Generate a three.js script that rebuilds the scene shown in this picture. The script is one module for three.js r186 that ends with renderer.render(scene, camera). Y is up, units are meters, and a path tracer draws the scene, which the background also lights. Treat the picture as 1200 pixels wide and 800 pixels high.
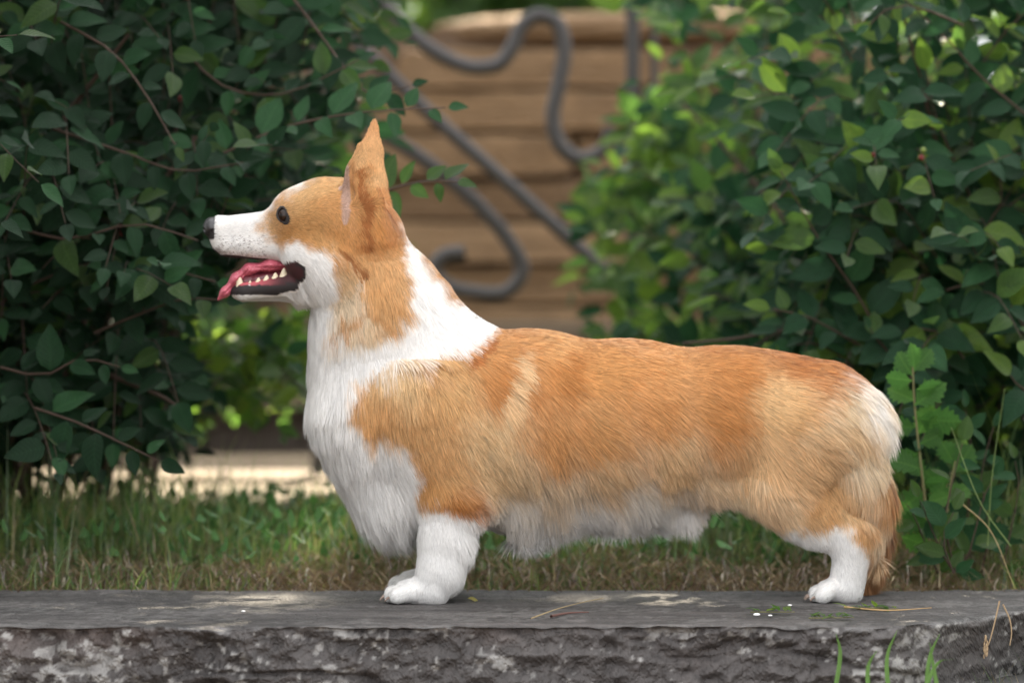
import * as THREE from 'three';
import { RoundedBoxGeometry } from 'three/addons/geometries/RoundedBoxGeometry.js';
import { mergeGeometries } from 'three/addons/utils/BufferGeometryUtils.js';

// ------------------------------------------------------------------ camera, sky, sun, exposure
const scene = new THREE.Scene();
const EYE = new THREE.Vector3(0, 0.339, 4), AIM = new THREE.Vector3(0, 0.2735, 0);
const camera = new THREE.PerspectiveCamera(10.39, 1024 / 682, 0.1, 200);
camera.position.copy(EYE); camera.lookAt(AIM);
camera.focus = 3.84; camera.userData.fStop = 3.9;
const renderer = new THREE.WebGLRenderer();
renderer.toneMapping = THREE.LinearToneMapping;
renderer.toneMappingExposure = 5.4;
renderer.shadowMap.enabled = true;
const SUN = new THREE.Vector3(0.14, 0.68, -1).normalize();
{
  const W = 512, H = 256, data = new Float32Array(W * H * 4);
  for (let j = 0; j < H; j++) for (let i = 0; i < W; i++) {
    const el = ((j + 0.5) / H - 0.5) * Math.PI, az = ((i + 0.5) / W - 0.5) * 2 * Math.PI;
    const x = Math.cos(az) * Math.cos(el), y = Math.sin(el), z = Math.sin(az) * Math.cos(el);
    const up = Math.max(0, y), c = Math.max(0, x * SUN.x + y * SUN.y + z * SUN.z);
    const veil = 0.62 + 0.5 * up + 0.35 * Math.pow(c, 6);
    const k = (y < 0 ? 0.35 : 1) * 0.49, o = (j * W + i) * 4;
    data[o] = 1.06 * k * (0.62 + 0.42 * veil); data[o + 1] = 1.06 * k * (0.64 + 0.40 * veil); data[o + 2] = 1.08 * k * (0.70 + 0.34 * veil); data[o + 3] = 1;
  }
  const t = new THREE.DataTexture(data, W, H, THREE.RGBAFormat, THREE.FloatType);
  t.mapping = THREE.EquirectangularReflectionMapping; t.magFilter = THREE.LinearFilter; t.needsUpdate = true;
  scene.background = t; scene.environment = t;
}
const sun = new THREE.DirectionalLight(new THREE.Color().setRGB(1, 0.86, 0.66), 5);
sun.position.copy(SUN).multiplyScalar(20); sun.target.position.set(0, 0, 0);
sun.castShadow = true; Object.assign(sun.shadow.camera, { left: -6, right: 6, top: 6, bottom: -6, near: 0.5, far: 60 });
sun.shadow.mapSize.set(4096, 4096);
scene.add(sun, sun.target);


// ------------------------------------------------------------------ helpers
function mulberry(a) { return () => { a = (a + 0x6d2b79f5) | 0; let t = Math.imul(a ^ (a >>> 15), 1 | a); t = (t + Math.imul(t ^ (t >>> 7), 61 | t)) ^ t; return ((t ^ (t >>> 14)) >>> 0) / 4294967296; }; }
let rnd = mulberry(7);
const R = (a = 1, b) => (b === undefined ? (rnd() * 2 - 1) * a : a + rnd() * (b - a));
const clamp = THREE.MathUtils.clamp, lerp = THREE.MathUtils.lerp;
const sstep = (a, b, x) => { const t = clamp((x - a) / (b - a), 0, 1); return t * t * (3 - 2 * t); };
const V = (x, y, z) => new THREE.Vector3(x, y, z);
function hash3(x, y, z) { let h = Math.imul(x, 374761393) ^ Math.imul(y, 668265263) ^ Math.imul(z, 1274126177); h = Math.imul(h ^ (h >>> 13), 1274126177); h ^= h >>> 16; return (h >>> 0) / 4294967296; }
function noise(x, y, z = 0) {           // value noise, -1..1
  const i = Math.floor(x), j = Math.floor(y), k = Math.floor(z); let u = x - i, v = y - j, w = z - k;
  u = u * u * (3 - 2 * u); v = v * v * (3 - 2 * v); w = w * w * (3 - 2 * w);
  const a = lerp(lerp(hash3(i, j, k), hash3(i + 1, j, k), u), lerp(hash3(i, j + 1, k), hash3(i + 1, j + 1, k), u), v);
  const b = lerp(lerp(hash3(i, j, k + 1), hash3(i + 1, j, k + 1), u), lerp(hash3(i, j + 1, k + 1), hash3(i + 1, j + 1, k + 1), u), v);
  return lerp(a, b, w) * 2 - 1;
}
function fbm(x, y, z = 0, n = 4) { let s = 0, a = 0.5; for (let i = 0; i < n; i++) { s += a * noise(x, y, z); a *= 0.5; x = x * 2.03 + 11.3; y = y * 2.03 + 5.7; z = z * 2.03 + 3.1; } return s; }
// a point of the place at depth z that the photograph shows at (px, py) of its 1200 x 800 pixels; used only to measure the place
const PITCH = Math.atan2(EYE.y - AIM.y, EYE.z), CP = Math.cos(PITCH), SP = Math.sin(PITCH), FPX = 400 / Math.tan(10.39 * Math.PI / 360);
function P(px, py, z) {
  const x = (px - 600) / FPX, y = -(py - 400) / FPX, dy = y * CP - SP, dz = -y * SP - CP, s = (z - EYE.z) / dz;
  return V(x * s, EYE.y + dy * s, z);
}
function pixel(v) {
  const x = v.x, y = v.y - EYE.y, z = v.z - EYE.z, cy = y * CP - z * SP, cz = z * CP + y * SP;
  return [600 + FPX * x / -cz, 400 - FPX * cy / -cz, -cz];
}
const used = {};
const numbered = (n) => { used[n] = (used[n] ?? -1) + 1; return used[n] ? n + '_' + String(used[n]).padStart(3, '0') : n; };
function tag(o, label, category, group, kind) { o.userData.label = label; if (category) o.userData.category = category; if (group) o.userData.group = group; if (kind) o.userData.kind = kind; return o; }
function mesh(name, geo, mat, parent) { const m = new THREE.Mesh(geo, mat); m.name = parent ? name : numbered(name); m.castShadow = m.receiveShadow = true; (parent || scene).add(m); return m; }
function thing(name, label, category, pos, group) { const g = new THREE.Group(); g.name = numbered(name); if (pos) g.position.copy(pos); scene.add(g); return tag(g, label, category, group); }
function geom(pos, idx, o = {}) {
  const g = new THREE.BufferGeometry(); g.setAttribute('position', new THREE.BufferAttribute(pos instanceof Float32Array ? pos : new Float32Array(pos), 3));
  if (idx) g.setIndex(new THREE.BufferAttribute(idx instanceof Uint32Array ? idx : new Uint32Array(idx), 1));
  if (o.uv) g.setAttribute('uv', new THREE.BufferAttribute(new Float32Array(o.uv), 2));
  if (o.color) g.setAttribute('color', new THREE.BufferAttribute(o.color instanceof Float32Array ? o.color : new Float32Array(o.color), 3));
  if (o.normal) g.setAttribute('normal', new THREE.BufferAttribute(o.normal instanceof Float32Array ? o.normal : new Float32Array(o.normal), 3)); else g.computeVertexNormals();
  return g;
}
const lin = (r, g, b) => { const c = new THREE.Color().setRGB(r / 255, g / 255, b / 255, THREE.SRGBColorSpace); return [c.r, c.g, c.b]; };
const rgb = (r, g, b) => new THREE.Color().setRGB(r, g, b);
function tex(w, h, f, srgb) {            // f(u, v) -> [r, g, b] or a number, 0..1
  const d = new Uint8Array(w * h * 4);
  for (let j = 0; j < h; j++) for (let i = 0; i < w; i++) { const c = f((i + 0.5) / w, (j + 0.5) / h), o = (j * w + i) * 4, a = typeof c === 'number' ? [c, c, c] : c; for (let k = 0; k < 3; k++) d[o + k] = clamp(a[k], 0, 1) * 255; d[o + 3] = 255; }
  const t = new THREE.DataTexture(d, w, h); t.magFilter = THREE.LinearFilter; t.wrapS = t.wrapT = THREE.RepeatWrapping; t.needsUpdate = true; if (srgb) t.colorSpace = THREE.SRGBColorSpace; return t;
}
class Tubes {                             // collects tapered tubes along polylines into one geometry
  constructor() { this.p = []; this.n = []; this.i = []; this.uv = []; }
  add(pts, r0, r1, sides = 4) {
    const base = this.p.length / 3, N = pts.length, t = V(0, 0, 0), a = V(0, 0, 0), b = V(0, 0, 0); let run = 0;
    for (let k = 0; k < N; k++) {
      t.subVectors(pts[Math.min(k + 1, N - 1)], pts[Math.max(k - 1, 0)]).normalize();
      a.set(0.31, 0.2, 0.93).cross(t).normalize(); b.crossVectors(t, a);
      const r = lerp(r0, r1, k / (N - 1)); if (k) run += pts[k].distanceTo(pts[k - 1]);
      for (let s = 0; s < sides; s++) { const q = s / sides * 6.2832, c = Math.cos(q), d = Math.sin(q), nx = a.x * c + b.x * d, ny = a.y * c + b.y * d, nz = a.z * c + b.z * d; this.p.push(pts[k].x + nx * r, pts[k].y + ny * r, pts[k].z + nz * r); this.n.push(nx, ny, nz); this.uv.push(s / sides * 0.1, run); }
      if (k) for (let s = 0; s < sides; s++) { const o = base + (k - 1) * sides, s2 = (s + 1) % sides; this.i.push(o + s, o + s2, o + sides + s, o + s2, o + sides + s2, o + sides + s); }
    }
    return this;
  }
  geo() { return geom(this.p, this.i, { normal: this.n, uv: this.uv }); }
}
const curve = (pts, n = 24) => new THREE.CatmullRomCurve3(pts).getPoints(n);

// ------------------------------------------------------------------ materials
const barkTex = tex(128, 256, (u, v) => 0.55 + 0.45 * fbm(u * 9, v * 3, 2) + 0.2 * noise(u * 40, v * 20, 1));
const M = {
  twig: new THREE.MeshStandardMaterial({ color: rgb(0.06, 0.036, 0.024), roughness: 0.8, bumpMap: barkTex, bumpScale: 0.001 }),
  twigGreen: new THREE.MeshStandardMaterial({ color: rgb(0.16, 0.15, 0.06), roughness: 0.7 }),
  bark: new THREE.MeshStandardMaterial({ color: rgb(0.16, 0.11, 0.1), roughness: 0.9, map: barkTex, bumpMap: barkTex, bumpScale: 0.02 }),
  iron: new THREE.MeshStandardMaterial({ color: rgb(0.05, 0.046, 0.045), roughness: 0.6, metalness: 0.1, bumpMap: tex(128, 128, (u, v) => 0.5 + 0.5 * fbm(u * 16, v * 16)), bumpScale: 0.001 }),
};
// leaf blade colour: midrib, side veins, mottling
const leafTex = tex(128, 256, (u, v) => {
  const s = Math.abs(u - 0.5) * 2, mid = Math.exp(-Math.pow(s / 0.05, 2)), q = (v - s * 0.22) * 9, f = Math.abs(q - Math.round(q)), vein = Math.exp(-Math.pow(f / 0.09, 2)) * 0.6;
  const m = 0.80 + 0.10 * fbm(u * 7, v * 9, 4) + 0.07 * noise(u * 30, v * 44, 2), k = Math.max(mid, vein * (1 - s * 0.5));
  const blot = 0.16 * Math.max(0, noise(u * 5 + 7, v * 8, 9) - 0.45); return [m * 0.86 + 0.42 * k + blot, m * 0.88 + 0.26 * k, m * 0.86 + 0.28 * k - blot];
});
const leafBump = tex(128, 256, (u, v) => { const s = Math.abs(u - 0.5) * 2, q = (v - s * 0.22) * 9, f = Math.abs(q - Math.round(q)); return 0.75 - 0.5 * Math.exp(-Math.pow(f / 0.1, 2)) - 0.25 * Math.exp(-Math.pow(s / 0.06, 2)); });
const leafMat = (r, g, b, o = {}) => new THREE.MeshPhysicalMaterial({ color: o.teal ? rgb(r * 2.3, g * 2.75, b * 2.1) : rgb(r * 3.7, g * 3.2, b * 2.1), map: leafTex, bumpMap: leafBump, bumpScale: 0.0008, roughness: 0.95, transmission: o.teal ? 0.5 : 0.75, thickness: 0, specularIntensity: 0.2, clearcoat: o.coat ?? (o.teal ? 0.12 : 0.45), clearcoatRoughness: o.teal ? 0.3 : 0.22, side: THREE.DoubleSide });

// ------------------------------------------------------------------ leaves
function leafGeo(bend, fold, wide, wav) {
  const rows = 7, p = [], uv = [], idx = [];
  for (let k = 0; k <= rows; k++) {
    const t = k / rows, w = wide * Math.pow(Math.sin(Math.PI * Math.pow(t, 0.8)), 0.85) * (1 - 0.25 * t) + 0.006;
    for (let c = -1; c <= 1; c++) { const x = c * w; p.push(x, t, -bend * t * t + fold * Math.abs(x) + (c ? wav * Math.sin(t * 9 + c) : 0)); uv.push(0.5 + c * 0.48, t); }
    if (k) for (let c = 0; c < 2; c++) { const a = (k - 1) * 3 + c, b = a + 3; idx.push(a, a + 1, b, a + 1, b + 1, b); }
  }
  return geom(p, idx, { uv });
}
const LEAVES = [leafGeo(0.12, 0.35, 0.30, 0.015), leafGeo(0.25, 0.2, 0.33, 0.02), leafGeo(-0.06, 0.5, 0.28, 0.015), leafGeo(0.4, 0.3, 0.31, 0.01)];
const mx = new THREE.Matrix4(), NEAR_DOG = (x, y) => (x > 345 && x < 1050 && y > 380 && y < 700) || (x > 250 && x < 480 && y > 205 && y < 370);
class Shrub {
  constructor(name, label, category, base, tones, group) { this.t = thing(name, label, category, base, group); this.base = base; this.tones = tones; this.leaves = []; this.stems = new Tubes(); this.twigs = new Tubes(); this.berries = []; }
  leaf(at, axis, normal, size, tone) {
    const y = axis.clone().normalize(), z = normal.clone().addScaledVector(y, -normal.dot(y)).normalize(), x = V(0, 0, 0).crossVectors(y, z);
    const m = new THREE.Matrix4().makeBasis(x, y, z).scale(V(size, size, size)).setPosition(at.x - this.base.x, at.y - this.base.y, at.z - this.base.z);
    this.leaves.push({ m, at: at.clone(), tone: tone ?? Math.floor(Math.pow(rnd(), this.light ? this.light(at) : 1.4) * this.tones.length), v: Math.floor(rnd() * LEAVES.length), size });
  }
  // a twig with leaves on both sides; facing = the way the blades look
  twig(pts, size, facing, step = 0.02, wood = 0.0013, tone, first = 0.15) {
    const c = new THREE.CatmullRomCurve3(pts), L = c.getLength(), n = Math.max(3, Math.round(L / step));
    const local = c.getPoints(Math.max(4, Math.round(L / 0.03))).map((q) => q.sub(this.base)); this.twigs.add(local, wood, wood * 0.4, 4);
    for (let k = Math.floor(n * first); k <= n; k++) {
      const u = Math.min(1, (k + R(0.2)) / n), q = c.getPointAt(clamp(u, 0, 1)), t = c.getTangentAt(clamp(u, 0, 1));
      const N = facing.clone().addScaledVector(V(R(), R(), R()), 0.42).normalize(), side = V(0, 0, 0).crossVectors(N, t).normalize().multiplyScalar(k % 2 ? 1 : -1);
      const last = k === n, ax = last ? t.clone() : t.clone().multiplyScalar(0.55 + R(0.25)).addScaledVector(side, 1).addScaledVector(V(R(), R() - 0.12, R()), 0.28);
      this.leaf(q.addScaledVector(ax.clone().normalize(), 0.003), ax, N, size * (1 - 0.35 * u * u) * R(0.68, 1.34), tone);
    }
  }
  // fills an egg-shaped part of the shrub with twigs that grow outwards
  fill(c, r, count, size, o = {}) {
    for (let k = 0; k < count; k++) {
      const d = V(R(), R(), R()); if (d.lengthSq() > 1 || d.lengthSq() < 0.04) { k--; continue; }
      const len = d.length(), p = V(c.x + d.x * r.x, c.y + d.y * r.y, c.z + d.z * r.z); if (p.y < 0.04) continue;
      const out = d.clone().multiplyScalar(1 / len).add(V(R(0.6), R(0.6) + 0.15, R(0.6) + 0.15)).normalize(), L = R(0.10, 0.24) * (o.long ?? 1);
      const q1 = p.clone().addScaledVector(out, L * 0.5), q2 = p.clone().addScaledVector(out, L); q2.y -= L * R(0.05, 0.35); q1.y += L * 0.05;
      if (o.keep && !(o.keep(p) && o.keep(q2))) continue;
      this.twig([p, q1, q2], size, V(out.x * 0.4, 0.55, 0.45 + out.z * 0.4), o.step ?? 0.021, 0.0011);
      if (rnd() < (o.berry ?? 0)) for (let b = 0; b < 3; b++) this.berries.push(q1.clone().add(V(R(0.012), R(0.012) - 0.006, R(0.012))));
      if (rnd() < (o.stem ?? 0.012)) { const root = V(lerp(this.base.x, p.x, 0.35) + R(0.05), 0, lerp(this.base.z, p.z, 0.35) + R(0.05)); const m = root.clone().lerp(p, 0.55).add(V(R(0.05), 0.1, R(0.05))); this.stems.add(curve([root, m, p], 8).map((v) => v.sub(this.base)), R(0.003, 0.006), 0.0012, 5); }
    }
  }
  done(mats, limit = 300) {
    mesh('branch', this.stems.geo(), M.twig, this.t); mesh('twig', this.twigs.geo(), M.twig, this.t);
    const rank = this.leaves.map((l) => { const [x, y, d] = pixel(l.at); const out = x < -15 || x > 1215 || y < -15 || y > 815 || NEAR_DOG(x, y) || l.size < 0.016; return [l, out ? 1e3 + d : d]; }).sort((a, b) => a[1] - b[1]);
    rank.slice(0, limit).forEach(([l, d]) => { if (d > 1e3) return; const m = mesh('leaf', LEAVES[l.v], mats[l.tone], this.t); l.m.decompose(m.position, m.quaternion, m.scale); l.done = true; });
    const rest = this.leaves.filter((l) => !l.done);
    for (let v = 0; v < 2; v++) for (let tone = 0; tone < mats.length; tone++) {
      const set = rest.filter((l) => l.v % 2 === v && l.tone === tone); if (set.length < 9) continue;
      const im = new THREE.InstancedMesh(LEAVES[v * 2], mats[tone], set.length); im.name = 'foliage'; im.userData.kind = 'stuff'; im.castShadow = im.receiveShadow = true; set.forEach((l, k) => im.setMatrixAt(k, l.m)); this.t.add(im);
    }
    if (this.berries.length) { const g = new THREE.SphereGeometry(0.0036, 8, 6), m = [[0.22, 0.3, 0.06], [0.35, 0.2, 0.04], [0.3, 0.03, 0.03]].map((c) => new THREE.MeshPhysicalMaterial({ color: rgb(...c), roughness: 0.4, clearcoat: 0.4 })); this.berries.slice(0, 160).forEach((b) => mesh('berry', g, m[Math.floor(Math.pow(rnd(), 2) * 3)], this.t).position.copy(b).sub(this.base)); }
  }
}

// ------------------------------------------------------------------ ground, ledge, path, steps, wall, railing
{
  // the soil: level with the ledge behind it, lower in front of it
  const xs = [], zs = []; for (let k = 0; k <= 60; k++) { const t = k / 30 - 1; xs.push(Math.sign(t) * (Math.abs(t) * 1.2 + 40 * Math.pow(Math.abs(t), 6))); }
  zs.push(-60, -30, -15, -9, -6); for (let k = 0; k <= 60; k++) zs.push(-5 + k * 0.081); zs.push(-0.12, -0.10, -0.08, -0.04, 0.0, 0.03, 0.1, 0.2, 0.28, 0.36, 0.45, 0.6, 1, 2, 4, 10);
  const p = [], uv = [], idx = [], hgt = (x, z) => (z > -0.03 ? -0.13 : -0.012) + (z < -0.4 && z > -5 ? 0.012 * fbm(x * 5, z * 5) : 0);
  zs.forEach((z, j) => xs.forEach((x, i) => { p.push(x, hgt(x, z), z); uv.push(x, z); if (j && i) { const a = (j - 1) * xs.length + i - 1, b = a + xs.length; idx.push(a, b, a + 1, a + 1, b, b + 1); } }));
  const soil = tex(512, 512, (u, v) => { const a = fbm(u * 10, v * 10, 1, 5), b = noise(u * 90, v * 90), c = Math.pow(Math.max(0, noise(u * 60, v * 14, 5)), 2); return [0.34 + 0.22 * a + 0.08 * b + 0.2 * c, 0.27 + 0.18 * a + 0.07 * b + 0.15 * c, 0.18 + 0.12 * a + 0.05 * b + 0.06 * c]; }, true); soil.repeat.set(0.7, 0.7);
  const soilB = tex(512, 512, (u, v) => 0.5 + 0.5 * fbm(u * 40, v * 40, 3, 4)); soilB.repeat.set(1.7, 1.7);
  tag(mesh('ground', geom(p, idx, { uv }), new THREE.MeshStandardMaterial({ map: soil, bumpMap: soilB, bumpScale: 0.012, roughness: 1 })), 'brown soil strewn with dry grass under the lawn and shrubs', null, null, 'structure');
}
// the ledge the dog stands on: a slab of dark stone, smooth on top, broken along its front
const frontZ = (x) => 0.335 - 0.24 * sstep(0.34, 0.62, x) + 0.006 * fbm(x * 9, 1) + 0.004 * noise(x * 40, 2);
{
  const NX = 900, NT = 60, NF = 70, p = [], uv = [], idx = [], c = []; const X0 = -0.9, X1 = 0.9, TH = 0.125, W = NT + NF + 1;
  for (let i = 0; i <= NX; i++) {
    const x = lerp(X0, X1, i / NX), zf = frontZ(x), chip = 0.006 * Math.pow(Math.max(0, noise(x * 22, 7)), 2) + 0.0025 * Math.max(0, noise(x * 70, 3));
    for (let j = 0; j < W; j++) {
      let y, z, n;
      if (j <= NT) { const t = j / NT; z = lerp(-0.10 + 0.012 * fbm(x * 7, 9), zf - chip * 0.6, 1 - Math.pow(1 - t, 1.6)); y = 0.0014 * fbm(x * 14, z * 14, 2) + 0.0006 * noise(x * 90, z * 90) - sstep(0.92, 1, t) * chip * 0.7; }
      else {
        const s = (j - NT) / NF; y = -chip * 0.7 - s * TH;
        const crack = Math.pow(Math.max(0, 1 - Math.abs(fbm(x * 5 + 3, y * 14, 4, 4)) * 9), 2), layer = noise(x * 3, y * 55 + fbm(x * 4, y * 9) * 5, 8);
        z = zf + 0.010 * fbm(x * 9, y * 26, 3, 5) + 0.0045 * (1 - 2 * Math.abs(noise(x * 30, y * 52, 2))) + 0.0035 * noise(x * 95, y * 110, 6) + 0.0016 * noise(x * 260, y * 260, 6) + 0.004 * layer - 0.010 * crack - 0.006 * s - 0.05 * sstep(0.40, 0.62, x) * sstep(0.25, 0.9, s + 0.3 * noise(x * 11, 4)) - 0.002;
      }
      p.push(x, y, z); uv.push(x, j <= NT ? z : zf - y);
      const m = fbm(x * 6, y * 9, z * 6, 5), lich = sstep(0.06, 0.17, fbm(x * 13 + 9, y * 26, z * 13, 4) * 0.7 + 0.30 * noise(x * 95, y * 120, z * 95) + 0.24 * noise(x * 230, y * 230, z * 230) - 0.05), fine = noise(x * 160, y * 160, z * 160), rust = sstep(0.05, 0.5, fbm(x * 5, y * 8, 20));
      let k = j <= NT ? 0.042 + 0.03 * fbm(x * 4, z * 22, 1) + 0.018 * noise(x * 9, z * 120, 4) + 0.010 * fine + 0.05 * Math.pow(Math.max(0, noise(x * 70, z * 70, 9)), 4) - 0.02 * sstep(0.2, 0.5, fbm(x * 11, z * 11, 31)) : 0.052 + 0.045 * m + 0.022 * fine; k = Math.max(0.018, k);
      const L = j <= NT ? 0.10 * lich : 0.8 * lich * (0.62 + 0.38 * noise(x * 120, y * 120, z * 120)), edge = j > NT - 3 && j < NT + 3 ? 0.05 * Math.max(0, noise(x * 60, 5) + 0.3) : 0;
      c.push(lerp(k * (1.08 + (j > NT ? 0.16 * rust : 0)), 0.42, L) + edge, lerp(k * 0.97, 0.41, L) + edge, lerp(k * (0.93 - (j > NT ? 0.06 * rust : 0)), 0.39, L) + edge);
      if (i && j) { const a = (i - 1) * W + j - 1, b = a + W; idx.push(a, a + 1, b, b, a + 1, b + 1); }
    }
  }
  const b = tex(1024, 1024, (u, v) => 0.5 + 0.35 * fbm(u * 30, v * 30, 3, 5) + 0.2 * noise(u * 220, v * 220)); b.repeat.set(2.2, 2.2);
  const g = geom(p, idx, { uv, color: c });
  tag(mesh('stone_ledge', g, new THREE.MeshStandardMaterial({ vertexColors: true, roughness: 0.72, bumpMap: b, bumpScale: 0.0035 })), 'dark stone ledge with rough lichen-blotched front under the corgi', 'stone ledge');
  // a second stone low under the right end
  const q = new RoundedBoxGeometry(0.5, 0.08, 0.24, 6, 0.02), a = q.attributes.position, cc = []; for (let i = 0; i < a.count; i++) { const n = 0.02 * fbm(a.getX(i) * 9, a.getY(i) * 9, a.getZ(i) * 9); a.setXYZ(i, a.getX(i) + n, a.getY(i) + n, a.getZ(i) + n); const k = 0.045 + 0.03 * fbm(a.getX(i) * 20, a.getY(i) * 20, a.getZ(i) * 20); cc.push(k * 1.05, k, k * 0.95); }
  q.setAttribute('color', new THREE.BufferAttribute(new Float32Array(cc), 3)); q.computeVertexNormals();
  const st = tag(mesh('low_stone', q, new THREE.MeshStandardMaterial({ vertexColors: true, roughness: 0.9 })), 'dark low stone in the shadow under the broken right end of the ledge', 'stone'); st.position.set(0.52, -0.108, 0.16);
}
function roughStone(w, h, d, r, seed, rough = 0.012) {
  const g = new RoundedBoxGeometry(w, h, d, 3, r), a = g.attributes.position;
  for (let i = 0; i < a.count; i++) { const x = a.getX(i), y = a.getY(i), z = a.getZ(i), s = rough; a.setXYZ(i, x + s * noise(x * 12 + seed, y * 12, z * 12), y + s * 0.7 * noise(x * 10, y * 14 + seed, z * 10), z + s * noise(x * 12, y * 12, z * 12 + seed)); }
  g.computeVertexNormals(); return g;
}
const sandTex = tex(256, 256, (u, v) => { const a = fbm(u * 6, v * 22, 2, 5), b = fbm(u * 30, v * 30, 6, 3); return [0.86 + 0.25 * a + 0.1 * b, 0.84 + 0.27 * a + 0.12 * b, 0.80 + 0.3 * a + 0.12 * b]; });
const sandBump = tex(256, 256, (u, v) => 0.5 + 0.5 * fbm(u * 12, v * 40, 8, 5));
const sand = [[0.28, 0.175, 0.09], [0.24, 0.148, 0.075], [0.32, 0.205, 0.11], [0.205, 0.125, 0.063]].map((c) => new THREE.MeshStandardMaterial({ color: rgb(...c), map: sandTex, bumpMap: sandBump, bumpScale: 0.02, roughness: 0.9 }));
{
  rnd = mulberry(11);
  // paving of the path across the back of the lawn
  const path = new THREE.Group(); path.name = 'path'; scene.add(path); tag(path, 'pale sunlit stone path across the back of the lawn', null, null, 'structure');
  const variants = [0, 1, 2, 3].map((k) => roughStone(1, 0.05, 1, 0.015, k * 5, 0.008)), pale = [[0.215, 0.165, 0.105], [0.185, 0.14, 0.092], [0.24, 0.19, 0.125]].map((c) => new THREE.MeshStandardMaterial({ color: rgb(...c), map: sandTex, bumpMap: sandBump, bumpScale: 0.01, roughness: 0.9 }));
  let z = -1.45; while (z > -2.95) { const dz = R(0.22, 0.34); let x = -1.9; while (x < 1.9) { const dx = R(0.3, 0.55); const m = mesh('slab', variants[Math.floor(rnd() * 4)], pale[Math.floor(rnd() * 3)], path); m.scale.set(dx - 0.015, 1, dz - 0.015); m.position.set(x + dx / 2, -0.006 + R(0.004), z - dz / 2); m.rotation.y = R(0.015); x += dx; } z -= dz; }
  // two low steps behind the path
  const steps = new THREE.Group(); steps.name = 'steps'; scene.add(steps); tag(steps, 'two low stone steps between the path and the stacked wall', null, null, 'structure');
  const tread = [0, 1, 2].map((k) => roughStone(1, 1, 1, 0.02, k * 3, 0.012)), dark = [[0.10, 0.08, 0.065], [0.13, 0.10, 0.08]].map((c) => new THREE.MeshStandardMaterial({ color: rgb(...c), map: sandTex, bumpMap: sandBump, bumpScale: 0.02, roughness: 0.95 }));
  for (const [y, zc] of [[0, -3.10], [0.125, -3.35]]) { let x = -1.9; while (x < 1.9) { const dx = R(0.4, 0.75); const r = mesh('riser', tread[Math.floor(rnd() * 3)], dark[Math.floor(rnd() * 2)], steps); r.scale.set(dx - 0.01, 0.098, 0.26); r.position.set(x + dx / 2, y + 0.049, zc - 0.02); const t = mesh('tread', tread[Math.floor(rnd() * 3)], pale[Math.floor(rnd() * 3)], steps); t.scale.set(dx - 0.008, 0.03, 0.33); t.position.set(x + dx / 2, y + 0.113, zc); x += dx; } }
  // the stacked wall
  const wall = thing('stacked_wall', 'wall of stacked tan stone blocks behind the iron railing', 'stone wall', V(0, 0, 0)), G = [0, 1, 2, 3, 4, 5].map((k) => roughStone(1, 1, 1, 0.06, k * 7, 0.05));
  const cope = [0, 1, 2].map((k) => roughStone(1, 1, 1, 0.42, k * 9, 0.04));
  const y0 = 0.2, rows = 8, rh = 0.0875;
  for (let r = 0; r < rows; r++) { let x = P(330 + r * 20 + R(14), 200, -3.55).x + (r === rows - 1 ? 0.06 : 0); const end = P(880, 200, -3.55).x; while (x < end) { const dx = R(0.4, 0.95), h = rh - R(0.006, 0.014), m = mesh('block', G[Math.floor(rnd() * 6)], sand[Math.floor(rnd() * 4)], wall); m.scale.set(dx - R(0.006, 0.016), h, 0.3); m.position.set(x + dx / 2, y0 + r * rh + h / 2, -3.7 + R(0.018)); m.rotation.set(R(0.02), R(0.03), R(0.012)); if (r === rows - 1) m.geometry = cope[Math.floor(rnd() * 3)]; x += dx; } }
  const core = mesh('core', new THREE.BoxGeometry(1.3, rows * rh - 0.06, 0.2), new THREE.MeshStandardMaterial({ color: rgb(0.10, 0.065, 0.04), roughness: 1 }), wall); core.position.set(0.07, 0.2 + rows * rh / 2 - 0.03, -3.72);
}
{
  // wrought iron railing of scrolls and a sloping bar
  const rail = thing('iron_railing', 'dark wrought iron railing with S-scrolls between lawn and stacked wall', 'railing', V(0, 0, 0)), z = -2.15;
  const bar = (name, pts, r, n = 90) => mesh(name, new THREE.TubeGeometry(new THREE.CatmullRomCurve3(pts.map(([x, y, d = 0]) => P(x, y, z + d)), false, 'centripetal'), n, r, 12), M.iron, rail);
  bar('scroll', [[425, -22], [455, 12], [480, 38], [515, 64], [555, 79], [586, 74], [601, 54], [612, 30], [632, 18], [652, 26], [661, 56], [655, 100], [648, 135], [655, 168], [675, 185], [700, 181], [714, 164], [716, 148]], 0.0125);
  bar('handrail', [[380, 16], [440, 72], [500, 130], [590, 210], [676, 288], [740, 345]], 0.0115, 20);
  bar('scroll', [[405, 128, -0.03], [445, 155, -0.03], [500, 190, -0.03], [560, 240, -0.03], [598, 285, -0.03], [612, 318, -0.03], [594, 342, -0.03], [555, 343, -0.03], [522, 334, -0.03], [508, 318, -0.03], [520, 300, -0.03], [545, 296, -0.03]], 0.0125);
  const post = (x, r) => { const b = P(x, 500, z); const g = new RoundedBoxGeometry(r * 2, 1.75, r * 2, 2, 0.004), m = mesh('post', g, M.iron, rail); m.position.set(b.x, 0.86, z - 0.02); };
  post(742, 0.011); post(767, 0.006); post(372, 0.011);
  bar('handrail', [[425, -30], [560, -34], [742, -30], [900, -34]], 0.016, 20);
}

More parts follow.
